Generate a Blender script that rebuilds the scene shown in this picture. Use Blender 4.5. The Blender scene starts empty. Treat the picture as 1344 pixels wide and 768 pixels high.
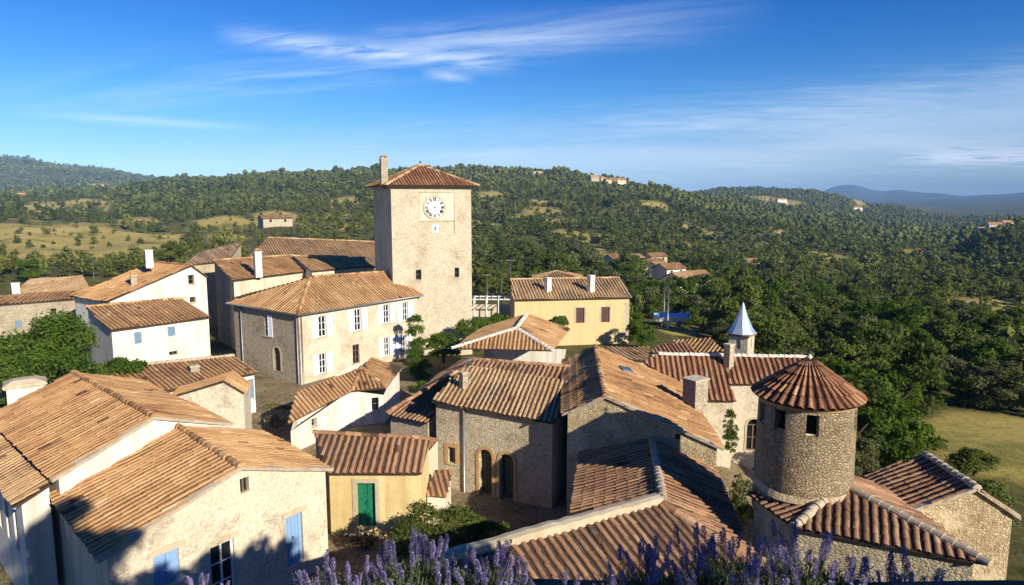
import bpy, math, random
import numpy as np
from mathutils import Vector
R = math.radians
sc = bpy.context.scene
COL = sc.collection
# ---------------------------------------------------------------- camera
cam_d = bpy.data.cameras.new('camera'); cam = bpy.data.objects.new('camera', cam_d); COL.objects.link(cam)
cam_d.sensor_width = 36.0; cam_d.lens = 900.0/1344*36; cam_d.clip_start = 0.05; cam_d.clip_end = 40000
cam.location = (0, 0, 16.0); cam.rotation_euler = (R(90-7.72), 0, 0)
sc.camera = cam
# ---------------------------------------------------------------- sky and sun
SUN_AZ, SUN_EL = 41.5, 25.0                    # azimuth measured from -Y towards +X
sun_d = bpy.data.lights.new('sun', 'SUN'); sun = bpy.data.objects.new('sun', sun_d); COL.objects.link(sun)
sun_d.energy = 5.0; sun_d.angle = R(0.5); sun_d.color = (1.0, 0.91, 0.76)
_to = Vector((math.sin(R(SUN_AZ))*math.cos(R(SUN_EL)), -math.cos(R(SUN_AZ))*math.cos(R(SUN_EL)), math.sin(R(SUN_EL))))
sun.rotation_euler = _to.to_track_quat('Z', 'Y').to_euler(); sun.location = (40, -40, 60)
SKY_STRENGTH = 0.08
world = bpy.data.worlds.new('World'); sc.world = world; world.use_nodes = True
sc.view_settings.view_transform = 'Standard'; sc.view_settings.look = 'None'
sc.view_settings.exposure = 0.55; sc.view_settings.gamma = 1.0; sc.view_settings.use_curve_mapping = False
sc.cycles.max_bounces = 5; sc.cycles.diffuse_bounces = 2; sc.cycles.glossy_bounces = 2
sc.cycles.transmission_bounces = 2; sc.cycles.volume_bounces = 0; sc.cycles.use_denoising = True

def N(nt, t, **k):
    n = nt.nodes.new(t)
    for a, v in k.items(): setattr(n, a, v)
    return n
def MATH(nt, op, a, b=None, c=None, clamp=False):
    n = N(nt, 'ShaderNodeMath', operation=op, use_clamp=clamp)
    for i, v in enumerate((a, b, c)):
        if v is None: continue
        if isinstance(v, (int, float)): n.inputs[i].default_value = v
        else: nt.links.new(v, n.inputs[i])
    return n.outputs[0]
def RAMP(nt, f, stops, interp='LINEAR'):
    n = N(nt, 'ShaderNodeValToRGB'); n.color_ramp.interpolation = interp
    e = n.color_ramp.elements
    while len(e) < len(stops): e.new(0.5)
    for q, (p, c) in zip(e, stops):
        q.position = p; q.color = c if len(c) == 4 else (*c, 1)
    nt.links.new(f, n.inputs[0]); return n.outputs[0]
def MIX(nt, fac, a, b, mode='MIX'):
    n = N(nt, 'ShaderNodeMix', data_type='RGBA', blend_type=mode)
    for s, v in ((n.inputs[0], fac), (n.inputs[6], a), (n.inputs[7], b)):
        if isinstance(v, (int, float)): s.default_value = v
        elif isinstance(v, tuple): s.default_value = v if len(v) == 4 else (*v, 1)
        else: nt.links.new(v, s)
    return n.outputs[2]
def NOISE(nt, vec, scale, detail=4, rough=.55, dist=0.0, dim='3D'):
    n = N(nt, 'ShaderNodeTexNoise', noise_dimensions=dim)
    n.inputs['Scale'].default_value = scale; n.inputs['Detail'].default_value = detail
    n.inputs['Roughness'].default_value = rough; n.inputs['Distortion'].default_value = dist
    if vec is not None: nt.links.new(vec, n.inputs['Vector'])
    return n.outputs['Fac']
def COMB(nt, x, y, z=0.0):
    n = N(nt, 'ShaderNodeCombineXYZ')
    for i, v in enumerate((x, y, z)):
        if isinstance(v, (int, float)): n.inputs[i].default_value = v
        else: nt.links.new(v, n.inputs[i])
    return n.outputs[0]
def build_world():
    nt = world.node_tree; nt.nodes.clear()
    sky = N(nt, 'ShaderNodeTexSky', sky_type='NISHITA', sun_disc=False, sun_elevation=R(SUN_EL), sun_rotation=R(180-SUN_AZ),
            altitude=300, air_density=0.9, dust_density=0.1, ozone_density=3.5)
    tc = N(nt, 'ShaderNodeTexCoord'); sep = N(nt, 'ShaderNodeSeparateXYZ'); nt.links.new(tc.outputs['Generated'], sep.inputs[0])
    x, y, z = sep.outputs
    az = MATH(nt, 'ARCTAN2', x, y); el = MATH(nt, 'ARCSINE', z)
    # deeper blue overhead, as through a polariser
    hs = N(nt, 'ShaderNodeHueSaturation'); hs.inputs['Saturation'].default_value = 1.3; hs.inputs['Value'].default_value = 1.0
    hs.inputs['Hue'].default_value = 0.497
    nt.links.new(sky.outputs[0], hs.inputs['Color'])
    base = MIX(nt, 1.0, hs.outputs[0], RAMP(nt, z, [(0, (.86, .86, 1.0)), (.06, (.70, .80, 1.0)), (.13, (.50, .82, 1.1)), (.27, (.16, .60, 1.08)), (1, (.16, .52, 1.0))]), 'MULTIPLY')
    # high cirrus: sampled on a flat layer seen in perspective
    den = MATH(nt, 'ADD', MATH(nt, 'MAXIMUM', z, 0.0), 0.09)
    px = MATH(nt, 'DIVIDE', x, den); py = MATH(nt, 'DIVIDE', y, den)
    u = MATH(nt, 'ADD', MATH(nt, 'MULTIPLY', px, .97), MATH(nt, 'MULTIPLY', py, -.22))
    v = MATH(nt, 'ADD', MATH(nt, 'MULTIPLY', px, .22), MATH(nt, 'MULTIPLY', py, .97))
    streak = NOISE(nt, COMB(nt, MATH(nt, 'MULTIPLY', u, .38), MATH(nt, 'MULTIPLY', v, 1.5)), 1.5, 9, .62, .7)
    fine = NOISE(nt, COMB(nt, MATH(nt, 'MULTIPLY', u, 1.2), MATH(nt, 'MULTIPLY', v, 3.4), 3.0), 2.2, 8, .65, .5)
    def band(c0, c1, c2, w, a0, a1, soft=.12):       # gaussian streak round el = c0 + c1 az + c2 az^2
        ce = MATH(nt, 'ADD', MATH(nt, 'ADD', MATH(nt, 'MULTIPLY', az, c1), c0), MATH(nt, 'MULTIPLY', MATH(nt, 'MULTIPLY', az, az), c2))
        d = MATH(nt, 'DIVIDE', MATH(nt, 'SUBTRACT', el, ce), w)
        d = MATH(nt, 'ADD', d, MATH(nt, 'MULTIPLY', MATH(nt, 'SUBTRACT', fine, .5), 1.6))
        g = MATH(nt, 'POWER', 2.718, MATH(nt, 'MULTIPLY', MATH(nt, 'MULTIPLY', d, d), -1))
        m0 = MATH(nt, 'DIVIDE', MATH(nt, 'SUBTRACT', az, a0), soft, clamp=True)
        m1 = MATH(nt, 'DIVIDE', MATH(nt, 'SUBTRACT', a1, az), soft, clamp=True)
        return MATH(nt, 'MULTIPLY', g, MATH(nt, 'MULTIPLY', m0, m1))
    def sm(f, lo, hi):
        n = N(nt, 'ShaderNodeMapRange', interpolation_type='SMOOTHSTEP')
        nt.links.new(f, n.inputs[0]); n.inputs[1].default_value = lo; n.inputs[2].default_value = hi; return n.outputs[0]
    parts = []
    parts.append(MATH(nt, 'MULTIPLY', MATH(nt, 'MULTIPLY', band(.216, .119, -.078, .026, -.66, .36, .30), sm(streak, .34, .70)), .50))
    parts.append(MATH(nt, 'MULTIPLY', MATH(nt, 'MULTIPLY', band(.188, -.062, .0, .011, -.40, .02, .10), sm(fine, .34, .60)), .62))
    parts.append(MATH(nt, 'MULTIPLY', band(.088, -.02, 0, .005, -.62, -.33, .1), .32))
    parts.append(MATH(nt, 'MULTIPLY', band(.160, -.12, 0, .006, -.13, -.05, .04), .45))
    veil = MATH(nt, 'MULTIPLY', band(.045, .075, 0, .052, -.55, 1.4, .5), sm(NOISE(nt, COMB(nt, MATH(nt, 'MULTIPLY', u, .5), MATH(nt, 'MULTIPLY', v, .9), 9.0), .8, 6, .5, .4), .05, .75))
    parts.append(MATH(nt, 'MULTIPLY', veil, .62))
    puff = MATH(nt, 'MULTIPLY', band(.062, -.02, 0, .010, .50, 1.2, .05), sm(fine, .38, .52))
    parts.append(MATH(nt, 'MULTIPLY', puff, .8))
    wide = MATH(nt, 'MULTIPLY', sm(streak, .70, .95), .08)
    tot = wide
    for p in parts: tot = MATH(nt, 'ADD', tot, MATH(nt, 'MULTIPLY', p, MATH(nt, 'SUBTRACT', 1.0, tot)))
    tot = MATH(nt, 'MULTIPLY', tot, sm(z, 0.0, .012), clamp=True)
    col = MIX(nt, tot, base, (8.2, 9.0, 10.2, 1))
    bg = N(nt, 'ShaderNodeBackground'); bg.inputs[1].default_value = SKY_STRENGTH
    nt.links.new(col, bg.inputs[0])
    out = N(nt, 'ShaderNodeOutputWorld'); nt.links.new(bg.outputs[0], out.inputs[0])
build_world()
HOUSES = [
{'n': 'village_house', 'l': 'rough pale stone house with a tall blue door, white window and long two-sided tile roof', 'c': 'house', 'g': '', 'roofs': [[[-12.37, 19.2, 5.32], [-9.53, 23.06, 6.68], [-14.0, 27.58, 6.68], [-16.84, 23.72, 5.32]], [[-9.53, 23.06, 6.68], [-7.17, 26.28, 5.32], [-11.64, 30.8, 5.32], [-14.0, 27.58, 6.68]]], 'foot': [[-12.27, 19.53], [-7.44, 26.12], [-11.81, 30.54], [-16.64, 23.95]], 'gz': -0.8, 'wm': ['roughpale', 'roughpale', 'cream', 'cream'], 'rm': 'warm', 'sp': 0.29, 'tl': 0.44, 'ridge': [[[-9.53, 23.06, 6.68], [-14.0, 27.58, 6.68]]], 'rcm': 'tile', 'op': [[0, 'blue_door', 6.25, 7.0, 2.03, 4.04, {'lintel': 1}], [0, 'french', 3.21, 4.11, 1.99, 4.15, {'lintel': 1}], [0, 'blue_window', 1.31, 2.15, 3.53, 4.64, {'lintel': 1}], [0, 'vent', 4.47, 4.82, 5.64, 6.2, {}]], 'chim': [], 'verge': [[[-12.37, 19.2, 5.32], [-9.53, 23.06, 6.68]], [[-9.53, 23.06, 6.68], [-7.17, 26.28, 5.32]]]},
{'n': 'village_house', 'l': 'long cream house with a high white gable strip above the rough stone house', 'c': 'house', 'g': '', 'roofs': [[[-16.39, 23.3, 6.11], [-14.34, 26.54, 7.38], [-22.2, 33.77, 7.38], [-24.25, 30.53, 6.11]], [[-14.34, 26.54, 7.38], [-12.46, 29.5, 6.11], [-20.32, 36.74, 6.11], [-22.2, 33.77, 7.38]]], 'foot': [[-16.33, 23.58], [-12.7, 29.31], [-20.41, 36.41], [-24.04, 30.68]], 'gz': -0.8, 'wm': ['whitep', 'cream', 'cream', 'cream'], 'rm': 'warm', 'sp': 0.29, 'tl': 0.44, 'ridge': [[[-14.34, 26.54, 7.38], [-22.2, 33.77, 7.38]]], 'rcm': 'tile', 'op': [], 'chim': [[-24.45, 33.5, 5.1, 6.75, 1.55, 1.1, 'white', 'slab', None]], 'verge': [[[-16.39, 23.3, 6.11], [-14.34, 26.54, 7.38]], [[-14.34, 26.54, 7.38], [-12.46, 29.5, 6.11]]]},
{'n': 'lean_to', 'l': 'narrow tiled lean-to with striped white wall and gutter along the left frame edge', 'c': 'lean-to', 'g': '', 'roofs': [[[-17.26, 22.57, 5.44], [-16.64, 23.54, 5.86], [-24.25, 30.53, 5.86], [-24.86, 29.56, 5.44]]], 'foot': [[-17.18, 22.8], [-16.7, 23.56], [-24.21, 30.47], [-24.7, 29.71]], 'gz': -0.8, 'wm': ['whitep', 'whitep', 'whitep', 'whitep'], 'rm': 'straw', 'sp': 0.28, 'tl': 0.44, 'ridge': [], 'rcm': 'tile', 'op': [[3, 'tallwin', 8.71, 9.21, 3.24, 4.99, {}], [3, 'tallwin', 7.41, 7.91, 3.24, 4.99, {}], [3, 'tallwin', 6.11, 6.61, 3.24, 4.99, {}]], 'chim': [], 'gut': [[[-17.26, 22.57, 5.44], [-24.86, 29.56, 5.44]]]},
{'n': 'village_house', 'l': 'low house with one blue shutter and an uneven tile roof beside the tall stone wall', 'c': 'house', 'g': '', 'roofs': [[[-20.63, 39.83, 4.67], [-16.82, 44.2, 4.67], [-19.23, 46.4, 5.3], [-26.37, 40.84, 5.63]]], 'foot': [[-20.83, 39.98], [-17.08, 44.28], [-19.73, 46.7], [-26.63, 41.33]], 'gz': -0.2, 'wm': ['whitep', 'whitep', 'cream', 'cream'], 'rm': 'warm', 'sp': 0.28, 'tl': 0.44, 'ridge': [[[-26.37, 40.84, 5.63], [-19.23, 46.4, 5.3]]], 'rcm': 'mortar', 'op': [[0, 'blue_window', 5.05, 5.63, 2.92, 4.25, {}]], 'chim': [[-20.5, 43.2, 4.02, 5.33, 0.55, 0.5, 'stone', 'none', None]]},
{'n': 'outbuilding', 'l': 'small blind pale outbuilding with a lopsided gable in front of the blue shuttered house', 'c': 'outbuilding', 'g': '', 'roofs': [[[-18.71, 36.4, 5.3], [-15.94, 36.94, 6.06], [-16.36, 39.1, 6.06], [-19.14, 38.56, 5.3]], [[-15.94, 36.94, 6.06], [-14.92, 37.15, 5.3], [-15.34, 39.3, 5.3], [-16.36, 39.1, 6.06]]], 'foot': [[-18.67, 36.46], [-15.0, 37.18], [-15.41, 39.24], [-19.08, 38.52]], 'gz': -0.4, 'wm': ['roughpale', 'roughpale', 'roughpale', 'roughpale'], 'rm': 'warm', 'sp': 0.28, 'tl': 0.44, 'ridge': [], 'rcm': 'tile', 'op': [], 'chim': []},
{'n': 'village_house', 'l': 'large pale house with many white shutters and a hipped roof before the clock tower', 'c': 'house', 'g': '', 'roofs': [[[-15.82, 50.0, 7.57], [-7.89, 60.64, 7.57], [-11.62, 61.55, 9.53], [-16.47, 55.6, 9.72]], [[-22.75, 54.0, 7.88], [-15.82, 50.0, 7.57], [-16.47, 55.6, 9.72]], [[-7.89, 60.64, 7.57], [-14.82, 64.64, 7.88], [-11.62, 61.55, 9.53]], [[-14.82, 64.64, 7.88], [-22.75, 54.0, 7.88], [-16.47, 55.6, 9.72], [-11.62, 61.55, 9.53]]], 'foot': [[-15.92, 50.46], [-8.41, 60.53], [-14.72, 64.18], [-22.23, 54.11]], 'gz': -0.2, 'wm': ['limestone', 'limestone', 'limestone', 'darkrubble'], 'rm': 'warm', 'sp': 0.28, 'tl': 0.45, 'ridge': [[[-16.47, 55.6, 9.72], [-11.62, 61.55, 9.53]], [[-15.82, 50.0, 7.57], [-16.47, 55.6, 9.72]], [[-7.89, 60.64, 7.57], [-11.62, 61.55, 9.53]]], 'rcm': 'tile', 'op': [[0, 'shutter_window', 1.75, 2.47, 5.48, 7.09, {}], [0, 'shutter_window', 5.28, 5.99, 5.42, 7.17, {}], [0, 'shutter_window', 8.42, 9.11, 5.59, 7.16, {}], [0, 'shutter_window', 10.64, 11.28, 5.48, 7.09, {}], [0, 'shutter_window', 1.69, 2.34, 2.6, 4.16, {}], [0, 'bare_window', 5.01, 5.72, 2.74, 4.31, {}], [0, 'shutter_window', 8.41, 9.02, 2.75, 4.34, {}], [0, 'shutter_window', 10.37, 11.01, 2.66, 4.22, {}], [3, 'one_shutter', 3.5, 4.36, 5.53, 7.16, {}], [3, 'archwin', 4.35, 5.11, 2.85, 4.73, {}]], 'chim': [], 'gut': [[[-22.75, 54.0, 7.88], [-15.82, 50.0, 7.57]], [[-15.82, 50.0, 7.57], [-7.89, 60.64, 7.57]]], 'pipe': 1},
{'n': 'village_house', 'l': 'tall narrow stone house with cream front and white chimney behind the shuttered house', 'c': 'house', 'g': '', 'roofs': [[[-24.77, 60.5, 8.89], [-20.29, 69.09, 8.89], [-23.48, 73.24, 10.1], [-28.46, 65.0, 10.26]]], 'foot': [[-24.87, 60.85], [-20.51, 69.21], [-23.5, 73.1], [-28.35, 65.1]], 'gz': 0.9, 'wm': ['cream', 'cream', 'cream', 'rubble'], 'rm': 'warm', 'sp': 0.3, 'tl': 0.5, 'ridge': [[[-28.46, 65.0, 10.26], [-23.48, 73.24, 10.1]]], 'rcm': 'tile', 'op': [], 'chim': [[-23.43, 63.0, 8.88, 11.21, 0.62, 0.6, 'white', 'tile', None]]},
{'n': 'village_house', 'l': 'low roof wedged between the white chimney house and clock tower', 'c': 'house', 'g': '', 'roofs': [[[-19.53, 66.5, 9.08], [-15.37, 71.0, 9.09], [-17.88, 74.35, 9.85], [-22.92, 71.5, 10.16]]], 'foot': [[-19.57, 66.75], [-15.56, 71.09], [-17.94, 74.26], [-22.81, 71.51]], 'gz': 1.4, 'wm': ['cream', 'cream', 'cream', 'cream'], 'rm': 'warm', 'sp': 0.3, 'tl': 0.5, 'ridge': [[[-22.92, 71.5, 10.16], [-17.88, 74.35, 9.85]]], 'rcm': 'tile', 'op': [], 'chim': []},
{'n': 'barn', 'l': 'broad old barn with a rough weathered roof left of the clock tower', 'c': 'barn', 'g': '', 'roofs': [[[-30.41, 78.0, 9.2], [-15.54, 81.0, 8.03], [-17.35, 90.86, 10.4], [-30.88, 87.0, 11.22]], [[-30.88, 87.0, 11.22], [-17.35, 90.86, 10.4], [-19.16, 100.72, 8.03], [-31.35, 96.0, 9.2]]], 'foot': [[-30.23, 78.24], [-15.78, 81.16], [-19.31, 100.44], [-31.14, 95.87]], 'gz': 1.4, 'wm': ['rubble', 'rubble', 'rubble', 'rubble'], 'rm': 'straw', 'sp': 0.32, 'tl': 0.5, 'ridge': [[[-30.88, 87.0, 11.22], [-17.35, 90.86, 10.4]]], 'rcm': 'tile', 'op': [], 'chim': []},
{'n': 'barn', 'l': 'crumbling brown barn roof with a dark hole behind the white gabled house', 'c': 'barn', 'g': '', 'roofs': [[[-31.95, 66.0, 9.65], [-29.02, 70.0, 9.74], [-29.87, 76.0, 11.32], [-32.07, 70.31, 10.65]]], 'foot': [[-31.86, 66.29], [-29.12, 70.03], [-29.91, 75.61], [-31.97, 70.3]], 'gz': 1.4, 'wm': ['rubble', 'rubble', 'rubble', 'rubble'], 'rm': 'grey', 'sp': 0.32, 'tl': 0.5, 'ridge': [], 'rcm': 'tile', 'op': [], 'chim': []},
{'n': 'village_house', 'l': 'white gabled house with two small dark windows at the back left', 'c': 'house', 'g': '', 'roofs': [[[-32.27, 54.0, 7.95], [-27.95, 59.53, 10.31], [-33.06, 62.84, 10.31], [-37.38, 57.31, 7.95]], [[-27.95, 59.53, 10.31], [-27.06, 60.67, 9.14], [-32.17, 63.98, 9.14], [-33.06, 62.84, 10.31]]], 'foot': [[-32.17, 54.29], [-27.21, 60.64], [-32.06, 63.79], [-37.02, 57.44]], 'gz': 1.6, 'wm': ['whitep', 'whitep', 'whitep', 'whitep'], 'rm': 'warm', 'sp': 0.3, 'tl': 0.5, 'ridge': [[[-27.95, 59.53, 10.31], [-33.06, 62.84, 10.31]]], 'rcm': 'tile', 'op': [[0, 'hole', 6.43, 6.97, 8.67, 9.47, {}], [0, 'hole', 6.45, 6.99, 7.05, 7.52, {}]], 'chim': [[-31.57, 59.5, 10.11, 11.61, 0.6, 0.6, 'white', 'none', None], [-31.64, 57.0, 8.55, 9.69, 0.5, 0.4, 'rubble', 'tile', None]]},
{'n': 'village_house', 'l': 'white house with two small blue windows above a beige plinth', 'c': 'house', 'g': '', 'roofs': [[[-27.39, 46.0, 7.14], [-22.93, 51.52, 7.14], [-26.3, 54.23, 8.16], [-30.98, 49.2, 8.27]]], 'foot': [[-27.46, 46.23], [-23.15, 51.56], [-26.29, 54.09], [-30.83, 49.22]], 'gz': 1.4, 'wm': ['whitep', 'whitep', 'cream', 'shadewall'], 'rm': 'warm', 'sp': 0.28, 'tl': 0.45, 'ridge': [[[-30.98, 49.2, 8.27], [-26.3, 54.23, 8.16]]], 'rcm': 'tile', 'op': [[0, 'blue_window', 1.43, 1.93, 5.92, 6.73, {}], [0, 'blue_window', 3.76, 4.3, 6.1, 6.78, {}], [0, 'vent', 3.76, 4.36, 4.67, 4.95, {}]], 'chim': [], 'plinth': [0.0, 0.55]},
{'n': 'village_house', 'l': 'low rubble-stone house at the left edge behind the leafy tree', 'c': 'house', 'g': '', 'roofs': [[[-48.87, 57.0, 6.78], [-39.67, 62.0, 7.03], [-41.84, 64.93, 7.42], [-51.34, 60.0, 7.19]]], 'foot': [[-48.88, 57.17], [-39.85, 62.07], [-41.87, 64.8], [-51.19, 59.97]], 'gz': 1.4, 'wm': ['palerubble', 'palerubble', 'palerubble', 'palerubble'], 'rm': 'warm', 'sp': 0.3, 'tl': 0.5, 'ridge': [], 'rcm': 'tile', 'op': [[0, 'blue_window', 5.55, 6.04, 4.74, 5.35, {}], [0, 'hole', 8.21, 8.67, 5.69, 6.24, {}]], 'chim': []},
{'n': 'village_house', 'l': 'old house with a faded rubbly roof and posts far left', 'c': 'house', 'g': '', 'roofs': [[[-50.69, 68.0, 6.17], [-43.46, 70.0, 6.75], [-48.21, 76.48, 7.53], [-53.71, 76.0, 7.24]]], 'foot': [[-50.63, 68.12], [-43.63, 70.06], [-48.26, 76.38], [-53.57, 75.91]], 'gz': 1.4, 'wm': ['palerubble', 'palerubble', 'palerubble', 'palerubble'], 'rm': 'straw', 'sp': 0.32, 'tl': 0.5, 'ridge': [], 'rcm': 'tile', 'op': [], 'chim': [[-49.61, 68.0, 5.82, 7.7, 0.7, 0.6, 'white', 'none', None]]},
{'n': 'village_house', 'l': 'small white house with two dark windows and a twisted hipped roof', 'c': 'house', 'g': '', 'roofs': [[[-12.52, 37.0, 3.59], [-9.99, 41.6, 4.17], [-9.96, 44.18, 5.04], [-12.82, 39.6, 4.6]], [[-9.99, 41.6, 4.17], [-7.99, 42.4, 4.14], [-9.96, 44.18, 5.04]], [[-7.99, 42.4, 4.14], [-7.62, 46.5, 4.52], [-9.82, 47.0, 5.05], [-9.96, 44.18, 5.04]]], 'foot': [[-12.52, 37.38], [-10.14, 41.7], [-8.19, 42.48], [-7.83, 46.44], [-9.76, 46.88], [-12.76, 39.49]], 'gz': -0.5, 'wm': ['whitep', 'whitep', 'whitep', 'whitep', 'whitep', 'whitep'], 'rm': 'warm', 'sp': 0.28, 'tl': 0.44, 'ridge': [[[-9.99, 41.6, 4.17], [-9.96, 44.18, 5.04]], [[-7.99, 42.4, 4.14], [-9.96, 44.18, 5.04]]], 'rcm': 'tile', 'op': [[0, 'hole', 1.61, 2.03, 2.75, 3.39, {}], [1, 'hole', 1.33, 1.77, 2.63, 3.53, {}]], 'chim': []},
{'n': 'village_house', 'l': 'low yellow house with a green double door', 'c': 'house', 'g': '', 'roofs': [[[-7.9, 28.3, 4.29], [-3.92, 28.3, 4.29], [-3.8, 30.5, 5.04], [-9.27, 30.92, 5.19]]], 'foot': [[-7.96, 28.52], [-3.95, 28.52], [-3.86, 30.45], [-9.19, 30.87]], 'gz': -0.5, 'wm': ['yellow', 'yellow', 'yellow', 'yellow'], 'rm': 'brown', 'sp': 0.3, 'tl': 0.46, 'ridge': [[[-9.27, 30.92, 5.19], [-3.8, 30.5, 5.04]]], 'rcm': 'tile', 'op': [[0, 'green_door', 1.18, 1.98, 1.71, 3.75, {'surround': 1}]], 'chim': []},
{'n': 'arch_house', 'l': 'rough stone house with two tall arched doorways', 'c': 'house', 'g': '', 'roofs': [[[-4.07, 33.5, 5.96], [1.92, 30.9, 5.67], [3.47, 34.48, 6.61], [-2.52, 37.08, 6.89]]], 'foot': [[-3.86, 33.74], [1.9, 31.23], [3.32, 34.49], [-2.44, 36.99]], 'gz': -0.7, 'wm': ['rubble', 'cream', 'rubble', 'cream'], 'rm': 'straw', 'sp': 0.25, 'tl': 0.44, 'ridge': [], 'rcm': 'tile', 'op': [[0, 'arch', 2.42, 3.13, 1.18, 3.73, {}], [0, 'arch', 3.55, 4.29, 1.11, 3.67, {}], [0, 'hole', 0.65, 1.09, 2.72, 3.56, {'surround': 1}]], 'chim': [], 'pipe_at': [0, 1.62]},
{'n': 'lean_to', 'l': 'pale side wall with a little steep tiled porch roof beside the green door house', 'c': 'lean-to', 'g': '', 'roofs': [[[-4.2, 30.6, 4.1], [-3.72, 33.2, 4.1], [-5.0, 33.44, 4.25], [-5.47, 30.84, 4.25]]], 'foot': [[-4.21, 30.62], [-3.74, 33.18], [-4.98, 33.41], [-5.45, 30.85]], 'gz': -0.7, 'wm': ['cream', 'cream', 'cream', 'cream'], 'rm': 'warm', 'sp': 0.28, 'tl': 0.44, 'ridge': [], 'rcm': 'tile', 'op': [], 'chim': []},
{'n': 'porch', 'l': 'steep little tiled porch between the yellow wall and arch house', 'c': 'porch', 'g': '', 'roofs': [[[-3.93, 29.5, 2.72], [-3.02, 29.7, 2.55], [-2.79, 30.83, 3.4], [-3.59, 30.6, 3.49]]], 'foot': [[-3.84, 29.58], [-3.07, 29.75], [-2.87, 30.75], [-3.54, 30.55]], 'gz': -0.7, 'wm': ['cream', 'cream', 'cream', 'cream'], 'rm': 'brown', 'sp': 0.28, 'tl': 0.44, 'ridge': [], 'rcm': 'tile', 'op': [], 'chim': []},
{'n': 'village_house', 'l': 'narrow house with curving brown roof between small white house and arch house', 'c': 'house', 'g': '', 'roofs': [[[-6.71, 35.4, 4.68], [-4.37, 33.9, 4.67], [-4.1, 34.99, 4.89], [-5.8, 36.7, 5.0]], [[-3.34, 44.5, 5.48], [-6.71, 35.4, 4.68], [-5.8, 36.7, 5.0], [-1.9, 39.89, 6.61]]], 'foot': [[-6.51, 35.51], [-4.34, 34.12], [-1.96, 39.89], [-3.29, 44.19]], 'gz': -0.5, 'wm': ['rubble', 'rubble', 'cream', 'cream'], 'rm': 'brown', 'sp': 0.28, 'tl': 0.44, 'ridge': [[[-6.71, 35.4, 4.68], [-5.8, 36.7, 5.0]], [[-5.8, 36.7, 5.0], [-1.9, 39.89, 6.61]]], 'rcm': 'tile', 'op': [], 'chim': []},
{'n': 'village_house', 'l': 'mid roof of ribbed tiles between arch house and long gabled house', 'c': 'house', 'g': '', 'roofs': [[[-3.01, 36.62, 5.93], [2.73, 34.0, 5.69], [4.49, 37.2, 6.68], [-2.23, 39.3, 6.71]]], 'foot': [[-2.89, 36.68], [2.69, 34.13], [4.34, 37.14], [-2.17, 39.17]], 'gz': 0.4, 'wm': ['rubble', 'rubble', 'rubble', 'rubble'], 'rm': 'brown', 'sp': 0.28, 'tl': 0.44, 'ridge': [[[-2.23, 39.3, 6.71], [4.49, 37.2, 6.68]]], 'rcm': 'tile', 'op': [], 'chim': [[-2.5, 34.6, 5.37, 7.09, 0.35, 0.35, 'stone', 'none', None]]},
{'n': 'gabled_hall', 'l': 'long hall with a wide stone gable half in shadow and a skylight', 'c': 'hall', 'g': '', 'roofs': [[[2.26, 29.79, 6.47], [4.1, 29.12, 7.48], [4.88, 39.52, 7.48], [3.04, 40.19, 6.47]], [[4.1, 29.12, 7.48], [8.81, 27.4, 5.73], [9.6, 37.81, 5.73], [4.88, 39.52, 7.48]]], 'foot': [[2.51, 29.78], [8.58, 27.57], [9.34, 37.79], [3.28, 40.0]], 'gz': -0.6, 'wm': ['ochrestone', 'rubble', 'rubble', 'rubble'], 'rm': 'warm', 'sp': 0.28, 'tl': 0.44, 'ridge': [[[4.1, 29.12, 7.48], [4.88, 39.52, 7.48]]], 'rcm': 'tile', 'op': [[0, 'vent', 4.73, 4.95, 5.83, 6.16, {}]], 'chim': [[9.08, 33.0, 5.53, 7.2, 0.95, 0.8, 'palerubble', 'none', None]], 'verge': [[[2.26, 29.79, 6.47], [4.1, 29.12, 7.48]], [[4.1, 29.12, 7.48], [8.81, 27.4, 5.73]]], 'skylight': [[5.73, 35.97, 7.07], [6.37, 36.35, 6.85], [6.49, 35.61, 6.79], [5.86, 35.25, 7.01]]},
{'n': 'chapel', 'l': 'chapel with long reddish ribbed roof and pale mortar ridge under the bell turret', 'c': 'chapel', 'g': '', 'roofs': [[[12.24, 37.6, 5.7], [16.48, 37.38, 5.81], [17.19, 39.2, 6.87], [8.76, 40.0, 6.87]]], 'foot': [[10.61, 36.77], [12.21, 36.67], [12.12, 37.81], [16.45, 37.58], [17.07, 39.16], [8.91, 39.94]], 'gz': -0.1, 'wm': ['limestone', 'limestone', 'limestone', 'limestone', 'limestone', 'limestone'], 'rm': 'red', 'sp': 0.3, 'tl': 0.5, 'ridge': [[[8.76, 40.0, 6.87], [17.19, 39.2, 6.87]]], 'rcm': 'white', 'op': [[2, 'archwin', 1.29, 2.06, 1.72, 3.62, {}]], 'chim': [[12.57, 38.9, 5.85, 7.66, 0.42, 0.42, 'rubble', 'none', None]], 'roofs2': [[[7.76, 39.43, 6.49], [10.6, 36.57, 5.04], [12.32, 36.46, 5.07], [12.24, 37.6, 5.7], [16.48, 37.38, 5.81], [17.19, 39.2, 6.87], [8.76, 40.0, 6.87]]]},
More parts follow.
